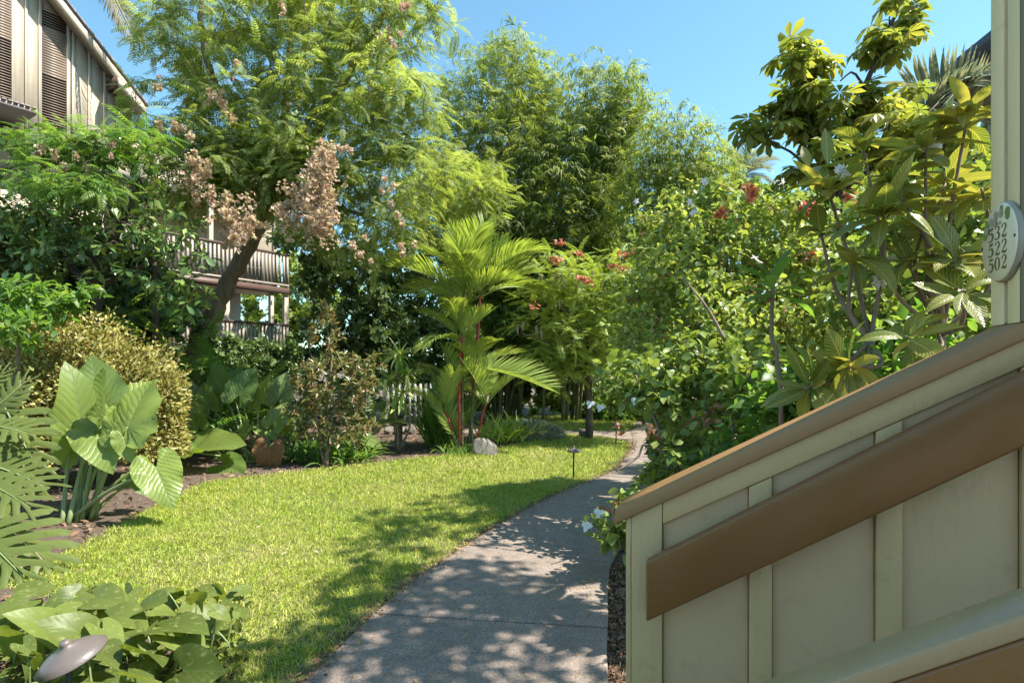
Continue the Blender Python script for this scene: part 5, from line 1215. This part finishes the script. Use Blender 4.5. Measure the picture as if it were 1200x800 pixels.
def fern(c, n, ln, label, mat='fern', tp=T_PIN_FINE, group=GF, h=.05, sp=.15):
    o = plant("fern", c, label, "fern", group); p = np.array([c[0], c[1], h])[None] + rng.normal(size=(n, 3)) * A(sp, sp, h * .5); d = rdir(n); d[:, 2] = np.abs(d[:, 2]) * .8 + .35
    b = Buf(); scatter(b, tp, p, norm(d), ups(n, .25), ln * rng.uniform(.6, 1.2, n)); b.build("fronds", M[mat], o); return o
for px, Y, n, ln, lb, h in [(212, 10.4, 46, 1.0, "bright fern below the leaning trunk", .9), (245, 9.9, 40, .9, "low fern behind the elephant ear cluster", .3), (180, 9.4, 40, .9, "fern showing over the golden hedge top", 1.9), (330, 12, 40, .9, "dark fern by the terrace railing", .5),
                           (365, 11.6, 36, .9, "fern in shade behind the bronze shrub", .4), (430, 12.6, 40, 1.0, "shaded fern beside the stone lantern", .4), (275, 11.4, 50, 1.1, "spreading fern under the balcony", .6)]:
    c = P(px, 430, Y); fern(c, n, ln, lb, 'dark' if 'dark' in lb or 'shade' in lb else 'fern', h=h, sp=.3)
# understorey shrubs that close the far view
def shrub(name, blobs, label, n, kper, tpls, size, mat, base=None, group=None, cat="shrub", spread=.2, count=0, bark='twig', r=.03, droop=-.05):
    base = P(blobs[0][0], 450, blobs[0][2]) if base is None else base
    o = plant(name, base, label, cat, group); b0 = A(base[0], base[1], 0); lm = []
    for q in blobs[:5]: c = P(*q[:3]); lm.append(([b0 + rng.normal(size=3) * A(.08, .08, 0), b0 * .5 + c * .5 + A(0, 0, .15 * c[2]) + rng.normal(size=3) * .08, c], r, r * .3))
    tubes, ends = grow(lm, blob_points(blobs, n), .004, .12); tubes_obj("branches", tubes, M[bark], o, 6, .01)
    p, d = on_ends(ends, kper, spread); d = norm(d + A(0, 0, droop)); s = size * rng.uniform(.6, 1.3, len(p))
    if count: leaf_parts(o, tpls, M[mat], p, d, ups(len(p), .45), s, count)
    else: b = Buf(); scatter(b, tpls, p, d, ups(len(p), .45), s); tag(b.build("foliage", M[mat], o), kind="stuff")
    return o, ends
GU = "understorey shrubs along the far edge"
T_SM = [rosette(diamond(.5), 7, (-.4, 1.0)), rosette(hexleaf(.5), 5, (-.4, 1.0))]
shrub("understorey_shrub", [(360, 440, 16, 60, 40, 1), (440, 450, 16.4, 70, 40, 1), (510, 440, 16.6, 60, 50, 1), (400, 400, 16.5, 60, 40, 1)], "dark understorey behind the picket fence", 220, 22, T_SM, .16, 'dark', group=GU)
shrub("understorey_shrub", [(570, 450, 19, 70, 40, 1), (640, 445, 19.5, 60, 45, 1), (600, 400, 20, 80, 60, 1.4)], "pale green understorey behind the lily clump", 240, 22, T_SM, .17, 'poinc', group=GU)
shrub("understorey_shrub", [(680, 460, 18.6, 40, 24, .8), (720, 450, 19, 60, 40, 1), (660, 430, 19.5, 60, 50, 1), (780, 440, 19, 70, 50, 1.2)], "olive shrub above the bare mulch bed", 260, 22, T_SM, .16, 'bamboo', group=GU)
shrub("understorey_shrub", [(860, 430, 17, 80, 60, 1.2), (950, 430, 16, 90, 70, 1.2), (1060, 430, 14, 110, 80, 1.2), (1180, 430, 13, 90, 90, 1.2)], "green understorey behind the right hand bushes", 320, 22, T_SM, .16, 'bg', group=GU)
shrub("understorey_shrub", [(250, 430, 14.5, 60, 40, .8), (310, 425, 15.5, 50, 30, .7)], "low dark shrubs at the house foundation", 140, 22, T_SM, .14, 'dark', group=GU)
shrub("understorey_shrub", [(730, 478, 16.8, 30, 16, .5), (700, 480, 17.2, 24, 12, .4)], "small green shrub beside the far path", 70, 18, T_SM, .12, 'fern', group=GU)

# ---- lacy tree with red flowers and hanging pods (centre right)
base = P(690, 470, 12.6); o = plant("red_flower_tree", base, "lacy yellow green tree with red flowers and hanging pods", "tree"); b0 = A(base[0], base[1], 0)
lm = [([b0, P(688, 430, 12.6), P(690, 380, 12.5)], .09, .05), ([P(689, 400, 12.5), P(650, 350, 12.2), P(625, 310, 12)], .04, .012), ([P(690, 385, 12.5), P(710, 330, 12.3), P(730, 285, 12)], .04, .012), ([P(690, 390, 12.5), P(740, 370, 12), P(780, 340, 11.6)], .035, .01), ([P(688, 410, 12.5), P(640, 400, 12), P(610, 390, 11.6)], .03, .01)]
bl = [(640, 330, 12, 42, 38, .9), (690, 330, 12.2, 50, 40, 1), (740, 330, 11.8, 50, 45, 1), (650, 385, 11.9, 50, 35, .9), (710, 390, 11.9, 55, 40, 1), (630, 425, 12, 30, 26, .6), (770, 380, 11.5, 45, 45, .8), (670, 430, 12.2, 40, 24, .6), (740, 430, 12, 40, 24, .6)]
tubes, ends = grow(lm, blob_points(bl, 300), .005, .15); tubes_obj("trunk", tubes[:1], M['bark_dark'], o, 9); tubes_obj("branches", tubes[1:], M['twig'], o)
p, d = on_ends(ends, 7, .18); b = Buf(); scatter(b, T_PIN_FINE + T_PIN[:1], p, norm(d * A(1, 1, .35) + A(0, 0, .05)), ups(len(p), .25), .42 * rng.uniform(.6, 1.2, len(p))); tag(b.build("crown", M['poinc'], o), kind="stuff")
ft2 = [rosette(diamond(.7, .3), 6, (.1, 1.2))]
for cx, cy, Y, k in [(657, 285, 11, 22), (652, 305, 11, 26), (680, 298, 11, 18), (682, 326, 11, 30), (690, 330, 11, 18), (732, 300, 10.8, 26), (742, 296, 10.8, 30), (730, 315, 10.8, 22), (718, 312, 10.8, 14), (752, 330, 10.8, 10), (625, 358, 11, 9)]:
    q = P(cx, cy, Y) + rdir(k) * A(.17, .15, .10) * rng.random((k, 1)); b = Buf(); scatter(b, ft2, q, rdir(k), rdir(k), .050 * rng.uniform(.7, 1.2, k)); tag(b.build("flower_cluster", M['red'], o), kind="stuff")
for cx, cy in [(641, 295), (645, 300), (650, 320), (657, 318), (660, 325), (693, 315), (705, 370), (708, 374), (628, 380), (634, 385), (672, 395), (655, 350), (612, 375), (606, 380)]:
    q = P(cx, cy, 11.2); lv = strip_leaf(.16, ell, 3, .6, .2); b = Buf(); scatter(b, [lv], np.array([q, q + A(.03, .01, 0)]), np.array([[.1, 0, -1], [-.1, .1, -1.]]), np.array([[0, -1., 0], [1., -1, 0]]), .22); tag(b.build("seed_pod", M['pod'], o), kind="stuff")

# ---- white flowering bush (tall, behind the stair wall) and hibiscus (near, over the path)
T_RND = [hexleaf(.72, .2, .1, (.28, .66)), hexleaf(.62, .35, .2, (.25, .62)), strip_leaf(.62, ovat, 3, .2, .4, 1)]
o, ends = shrub("flowering_bush", [(800, 330, 6.2, 62, 62, .8), (850, 280, 6.4, 62, 55, .8), (760, 400, 6.4, 50, 50, .7), (850, 380, 5.8, 75, 70, .8), (920, 300, 6.0, 55, 70, .7), (900, 410, 5.4, 60, 60, .6), (800, 260, 6.6, 55, 40, .6), (960, 380, 5.5, 50, 80, .6), (765, 330, 6.6, 40, 50, .6), (850, 235, 6.6, 40, 26, .5)],
                 "tall yellow green bush with white flowers right of the path", 620, 26, T_RND, .078, 'bush', base=A(2.25, 6.3), spread=.16, count=300, r=.045)
ft3 = [rosette(hexleaf(.6, .3), 5, (.0, .5))]
for cx, cy, Y in [(748, 238, 5.9), (826, 215, 5.6), (808, 238, 5.5), (812, 246, 5.5), (913, 213, 5.2), (886, 305, 5.0)]:
    k = 3; q = P(cx, cy, Y) + rdir(k) * .03; b = Buf(); scatter(b, ft3, q, norm(rdir(k) + A(0, -.6, .3)), rdir(k), .042); tag(b.build("white_flower", M['white'], o), kind="stuff")
for cx, cy, Y in [(878, 222, 5.8), (882, 228, 5.8), (940, 245, 5.6), (952, 240, 5.6), (950, 248, 5.6), (1000, 235, 5.6), (998, 230, 5.6), (845, 248, 5.9), (955, 300, 5.5)]:
    k = 14; q = P(cx, cy, Y) + rdir(k) * .07 * rng.random((k, 1)); b = Buf(); scatter(b, ft2, q, rdir(k), rdir(k), .05); tag(b.build("red_flower", M['red'], o), kind="stuff")
for k in range(120):
    e = ends[rng.integers(len(ends))][0]; m_ = 7; q = e + rdir(m_) * .06 + A(0, -.12, 0); b = Buf(); scatter(b, T_LEAF, q, norm(rdir(m_) + A(0, 0, -.8)), rdir(m_), .05 * rng.uniform(.7, 1.2, m_)); tag(b.build("dry_bract", M['brownfl'], o), kind="stuff")

T_HIB = [strip_leaf(.66, ovat, 4, .2, .5, 1), strip_leaf(.60, ovat, 4, .35, .8, 1), strip_leaf(.70, ovat, 4, .1, .3, 1)]
hb = A(1.55, 4.75)
o, ends = shrub("hibiscus", [(790, 520, 4.8, 26, 30, .3), (745, 440, 5.2, 42, 36, .45), (790, 460, 5.0, 50, 55, .5), (840, 480, 4.6, 55, 55, .5), (740, 590, 4.3, 16, 20, .15, 500), (724, 620, 4.2, 24, 22, .2, 900), (880, 450, 4.4, 50, 60, .5), (770, 565, 4.5, 20, 20, .2, 500), (830, 420, 5.0, 60, 40, .5), (715, 455, 5.3, 24, 26, .3), (810, 540, 4.4, 45, 30, .4)],
                "green hibiscus with white blooms hanging over the path by the wall", 330, 12, T_HIB, .088, 'hibiscus', base=hb, spread=.13, count=300, r=.032)
T_PET = [rosette(hexleaf(.85, .15, .2), 5, (.15, .45), (.95, 1.05))]
for cx, cy, Y in [(702, 602, 4.1), (688, 617, 4.1), (704, 478, 5.0), (692, 474, 5.0), (745, 470, 4.8)]:
    b = Buf(); scatter(b, T_PET, P(cx, cy, Y)[None], norm(A(-.3, -.7, .5))[None], UP[None], A(.048)); tag(b.build("white_flower", M['white'], o), kind="stuff")
for cx, cy, Y in [(728, 508, 4.6), (722, 500, 4.7), (762, 515, 4.5), (766, 500, 4.5), (725, 588, 4.1), (815, 492, 4.3), (838, 490, 4.2), (778, 508, 4.5), (715, 600, 4.0), (835, 478, 4.2), (825, 488, 4.3)]:
    k = 5; q = P(cx, cy, Y) + rdir(k) * .04; b = Buf(); scatter(b, T_LEAF, q, norm(rdir(k) + A(0, 0, -.9)), rdir(k), .075); tag(b.build("dry_leaf", M['brownfl'], o), kind="stuff")
tub = []
for pts in [[P(800, 555, 4.4), P(775, 528, 4.5), P(755, 520, 4.5), P(748, 535, 4.5), P(722, 552, 4.4)], [P(862, 525, 4.0), P(856, 490, 4.2), P(848, 450, 4.4)], [P(850, 400, 4.6), P(828, 360, 4.6), P(800, 325, 4.7)], [P(800, 560, 4.3), P(770, 585, 4.3), P(735, 600, 4.2)]]:
    tub.append((smoothline(pts, 10), np.linspace(.016, .006, 10)))
tub.append((smoothline([A(1.5, 3.9, 0), P(866, 545, 4.0), P(856, 490, 4.2)], 8), np.linspace(.03, .018, 8)))
for t_ in tub: tubes_obj("bare_stem", [t_], M['bark'], o)

o, ends = shrub("plumbago", [(790, 505, 7.2, 28, 22, .4), (815, 515, 6.8, 28, 22, .4), (780, 530, 7.0, 20, 18, .3)], "low plumbago shrub with pale blue flowers beyond the hibiscus", 130, 14, T_SM, .065, 'plumbago', base=A(2.15, 7.2), spread=.12)
for e in [x[0] for x in ends][::5]:
    k = 9; b = Buf(); scatter(b, [hexleaf(.9)], e + A(-.05, -.12, .04) + rdir(k) * .045, norm(rdir(k) + A(0, -.5, .4)), rdir(k), .03); tag(b.build("blue_flower", M['blue'], o), kind="stuff")

# ---- croton with yellow veined leaves
T_CR = [strip_leaf(.36, ell, 8, .22, .35, 2, .010, .06), strip_leaf(.40, ell, 8, .15, .8, 2, .014, .06), strip_leaf(.34, ell, 8, .3, 1.1, 2, .010, .06), strip_leaf(.38, ell, 8, .2, -.2, 2, .010, .06)]
cb = A(2.15, 3.30); o = plant("croton", cb, "tall croton with yellow veined leaves behind the number plate post", "croton"); b0 = A(cb[0], cb[1], 0)
heads = [(1120, 300, 2.9, 12), (1135, 130, 3.0, 12), (1085, 165, 3.1, 12), (1040, 205, 3.1, 11), (1035, 240, 3.0, 12), (968, 215, 3.3, 10), (1000, 300, 3.1, 9), (1060, 300, 3.1, 9), (985, 430, 2.9, 11), (1150, 220, 3.0, 10), (1085, 250, 3.2, 10), (1060, 395, 2.8, 7), (1110, 210, 3.3, 9), (1130, 340, 2.7, 7), (1010, 170, 3.4, 7), (960, 265, 3.4, 7), (945, 455, 3.0, 7)]
tub = [(smoothline([b0, P(1105, 400, 3.2), P(1090, 340, 3.1)], 10), np.linspace(.026, .018, 10))]
ju = P(1103, 392, 3.15); pp, dd, uu = [], [], []
for hx, hy, Y, k in heads:
    h = P(hx, hy, Y); src = ju if hx > 1030 else P(1020, 400, 3.15)
    q = smoothline([src, (src + h) / 2 + A(rng.normal() * .08, rng.normal() * .05, -.06), h], 10); tub.append((q, np.linspace(.013, .007, 10))); ax = norm(q[-1] - q[-3])
    for i in range(int(k * 1.5)):
        a = i * 2.4 + hx; e = rng.uniform(-.4, 1.1); x = norm(np.cross(ax, A(.3, 1, .2))); y = np.cross(ax, x)
        v = ax * math.sin(e) + (x * math.cos(a) + y * math.sin(a)) * math.cos(e) + A(-.05, -.12, -.08); pp.append(h - ax * .09 * rng.random()); dd.append(v); uu.append(ax + UP * .8 + rng.normal(size=3) * .15)
tub.append((smoothline([b0 + A(-.35, .1, 0), P(1012, 470, 3.15), P(1020, 400, 3.15)], 8), np.linspace(.03, .02, 8)))
tubes_obj("stems", tub, M['bark'], o, 8)
p, d, u = np.array(pp), np.array(dd), np.array(uu); leaf_parts(o, T_CR, M['croton'], p, d, u, .26 * rng.uniform(.55, 1.2, len(p)), 300, smooth=True)
# two single pale leaves standing up against the sky
lp = np.array([P(970, 192, 3.1), P(948, 195, 3.2)]); leaf_parts(o, [strip_leaf(.42, ell, 8, .1, .15, 2, .01)], M['croton'], lp, np.array([[-.02, 0, 1.], [-.25, .1, 1]]), np.array([[.2, -1., 0], [-.2, -1, .1]]), np.array([.2, .13]), 5, smooth=True)
for cx, cy in [(988, 200), (1095, 172), (1028, 330)]:
    b = Buf(); scatter(b, ft3, P(cx, cy, 3.2) + rdir(6) * .02, norm(rdir(6) + A(0, -.5, .5)), rdir(6), .045); tag(b.build("white_flower", M['white'], o), kind="stuff")

# ---- plumeria sapling: one rosette on a thin bare stem, and a second lower one
T_PL = [strip_leaf(.30, obov, 6, .25, .55, 2), strip_leaf(.28, obov, 6, .2, .9, 2)]
for (hx, hy, Y, gx, gy, k, sz, lb) in [(906, 335, 3.5, 918, 510, 15, .27, "slender sapling with one whorl of long green leaves before the bush"), (960, 440, 3.1, 945, 560, 9, .22, "low rosette of dark leaves just above the wall cap")]:
    h = P(hx, hy, Y); g0 = P(gx, gy, Y); g0[2] = 0; o = plant("plumeria_sapling", g0, lb, "sapling", "plumeria saplings")
    tubes_obj("stem", [(smoothline([g0, P(gx - 4, gy - 60, Y), P(hx - 2, hy + 60, Y), h], 14), np.linspace(.016, .012, 14))], M['bark'], o, 8)
    a = np.arange(k) * 2.4; e = np.linspace(1.35, -.25, k); d = np.stack([np.cos(a) * np.cos(e), np.sin(a) * np.cos(e), np.sin(e)], 1)
    leaf_parts(o, T_PL, M['fern'], np.repeat(h[None], k, 0) - A(0, 0, .03) * np.arange(k)[:, None] / k * 2, d, ups(k, .1), sz * rng.uniform(.8, 1.1, k), 40, smooth=True)
    m_ = 8; b = Buf(); scatter(b, T_LEAF, h + A(0, 0, -.06) + rdir(m_) * .03, norm(rdir(m_) + A(0, 0, -.6)), rdir(m_), .05); tag(b.build("dry_bract", M['brownfl'], o), kind="stuff")
# low fresh filler between sapling and wall
shrub("path_shrub", [(880, 520, 3.9, 40, 40, .3), (920, 480, 3.7, 45, 50, .3), (1000, 460, 3.4, 60, 60, .35), (1080, 420, 3.5, 60, 60, .35), (850, 560, 3.9, 30, 30, .25)], "bright green leafy shrub tucked right behind the stair wall", 170, 14, T_RND, .085, 'fern', base=A(1.75, 3.9), spread=.12, count=200, r=.02)
shrub("path_shrub", [(1010, 340, 4.2, 60, 60, .4), (1090, 300, 4.3, 60, 70, .4), (1140, 360, 4.0, 50, 80, .4), (1050, 250, 4.5, 60, 50, .4), (1150, 240, 4.4, 50, 70, .4)], "leafy green shrub filling in behind the croton stems", 240, 14, T_RND, .085, 'hibiscus', base=A(3.0, 4.2), spread=.13, count=200, r=.025)

# ---- umbrella tree
def palmate(nl=8, w=.38):
    it = []; lt = strip_leaf(w, obov, 3, .25, .5, 1)
    for k in range(nl):
        a = (k + .5) / nl * 2 * PI; it.append((lt, A(.0, .35, 0) + A(math.sin(a), math.cos(a), 0) * .03, (math.sin(a), math.cos(a), -.25 - .15 * rng.random()), (0, 0.01, 1), rng.uniform(.5, .62)))
    V, F, U = compose(it); R_ = np.repeat(rng.random(nl) * .4, len(lt[0])); b = Buf(); b.add(V, F, U, R_); tube(b, [[0, 0, -.05], [0, .2, .02], [0, .35, 0]], .008, 4, .2)
    return np.vstack(b.V), np.vstack(b.F), np.vstack(b.U), np.concatenate(b.R)
T_UM = [palmate(8), palmate(7, .42), palmate(9, .34)]
ub_ = P(985, 430, 7.2); o = plant("umbrella_tree", ub_, "umbrella tree with whorled olive leaves against the sky at upper right", "tree"); b0 = A(ub_[0], ub_[1], 0)
lm = [([b0, P(985, 330, 7.2), P(982, 230, 7.1), P(989, 176, 7.0), P(1012, 110, 6.9), P(1032, 60, 6.8), P(1050, 15, 6.8), P(1056, -40, 6.8)], .09, .014), ([P(983, 260, 7.1), P(968, 200, 7.0), P(952, 155, 6.9), P(940, 110, 6.8), P(934, 72, 6.8)], .04, .012),
      ([P(980, 240, 7.1), P(942, 190, 7.0), P(915, 172, 6.9), P(896, 160, 6.8)], .03, .01), ([P(985, 230, 7.1), P(1030, 190, 6.9), P(1070, 150, 6.9), P(1100, 120, 6.9)], .035, .01), ([P(984, 250, 7.1), P(1020, 240, 6.8), P(1050, 220, 6.7)], .03, .01), ([P(1015, 105, 6.9), P(1000, 85, 6.8), P(985, 95, 6.7)], .02, .008)]
bl = [(1045, 20, 6.8, 38, 34, .5), (1030, 70, 6.8, 30, 26, .4, 500), (935, 85, 6.8, 36, 34, .5), (915, 125, 6.9, 30, 30, .5), (960, 130, 6.9, 38, 34, .5), (895, 150, 6.8, 30, 26, .4), (990, 130, 6.9, 45, 45, .6), (1030, 160, 6.8, 50, 42, .6), (1080, 140, 6.9, 45, 34, .5), (960, 190, 6.9, 60, 28, .6), (1050, 195, 6.8, 60, 34, .6), (1110, 180, 6.8, 45, 60, .5), (1085, 10, 6.8, 15, 18, .2, 300)]
tubes, ends = grow(lm, blob_points(bl, 88), .006, .2); tubes_obj("trunk", tubes[:1], M['bark_dark'], o, 9); tubes_obj("branches", tubes[1:], M['bark_dark'], o)
k = 5; e = np.repeat(np.array([x[0] for x in ends]), k, 0); ed = np.repeat(np.array([x[1] for x in ends]), k, 0); n = len(e)
d = norm(rdir(n) * A(1, 1, .6) + ed * .3); leaf_parts(o, T_UM, M['schef'], e - ed * .1 * rng.random((n, 1)), d, norm(ups(n, .3) + d * .25), .36 * rng.uniform(.75, 1.15, n), 300, name="leaf_whorl")
# ---- palm behind the post, grey green fronds before the eave
o = plant("fan_frond_palm", P(1150, 430, 8.4), "pale feathery palm in front of the dark eave at top right", "palm"); top = P(1175, 150, 8.3); b0 = A(*P(1165, 430, 8.5)); b0[2] = 0
tubes_obj("trunk", [(smoothline([b0, (b0 + top) / 2 + A(.1, 0, 0), top], 12), np.linspace(.1, .07, 12))], M['bark'], o, 9)
tips = [(1070, 112), (1095, 95), (1130, 92), (1070, 150), (1060, 170), (1230, 90), (1120, 110), (1090, 130), (1150, 95)]
dd = np.array([P(x, y, 8.0 - .3 * (i % 3)) - top for i, (x, y) in enumerate(tips)]); L = np.linalg.norm(dd, axis=1) * 1.15; dd[:, 2] += L * .35
leaf_parts(o, T_FR[1:], M['palm_grey'], np.repeat(top[None], len(tips), 0), dd, ups(len(tips), .15), L, 30, name="frond", smooth=True)
# ---- far grey palm tip at the skyline
o = plant("far_palm", P(872, 430, 24), "far grey palm top just above the flowering bush skyline", "palm"); top = P(872, 205, 24); b0 = A(*P(872, 430, 24)); b0[2] = 0
tubes_obj("trunk", [(np.array([b0, (b0 + top) / 2, top]), np.array([.16, .14, .12]))], M['bark'], o, 8)
k = 16; a = np.arange(k) * 2.4; e = np.linspace(1.3, -.2, k); d = np.stack([np.cos(a) * np.cos(e), np.sin(a) * np.cos(e), np.sin(e)], 1)
leaf_parts(o, T_FR[:3], M['palm_grey'], np.repeat(top[None], k, 0), d, ups(k, .1), 1.5 * rng.uniform(.8, 1.1, k), 30, name="frond", smooth=True)

# ---- tall tree rooted outside the right edge; its high boughs shade the path and the lawn
o = plant("overhanging_tree", A(8.2, 7.2), "tall tree beyond the right edge whose boughs dapple the path", "tree"); b0 = A(8.2, 7.2, 0)
fk = A(7.8, 6.6, 5.4)
lm = [([b0, A(8.1, 7.0, 3), fk], .28, .18), ([fk, A(6.6, 5.0, 6.3), A(5.2, 3.6, 6.4), A(3.4, 2.8, 6.3)], .12, .02), ([fk, A(6.4, 6.0, 6.6), A(5.0, 5.4, 6.8), A(3.2, 5.0, 6.6)], .12, .02), ([fk, A(8, 7.3, 7.5), A(8.6, 8, 9.5)], .14, .04)]
def ellips(c, r, n): return np.array(c)[None] + rdir(n) * np.array(r)[None] * rng.random((n, 1)) ** .45
tg = np.vstack([ellips((3.6, 2.6, 6.3), (1.05, 1.45, .4), 185), ellips((3.2, 3.7, 6.4), (.6, .6, .4), 18), ellips((3.7, 5.1, 6.7), (1.1, 1.1, .45), 60), ellips((9.0, 7.6, 9.2), (1.3, 1.3, 1.2), 60)])
tubes, ends = grow(lm, tg, .006, .05); tubes_obj("trunk", tubes[:1], M['bark'], o, 10); tubes_obj("branches", tubes[1:], M['bark'], o)
p, d = on_ends(ends, 13, .18); b = Buf(); scatter(b, T_RND, p, norm(d * A(1, 1, .5)), ups(len(p), .35), .105 * rng.uniform(.6, 1.3, len(p))); tag(b.build("crown", M['bush'], o), kind="stuff")
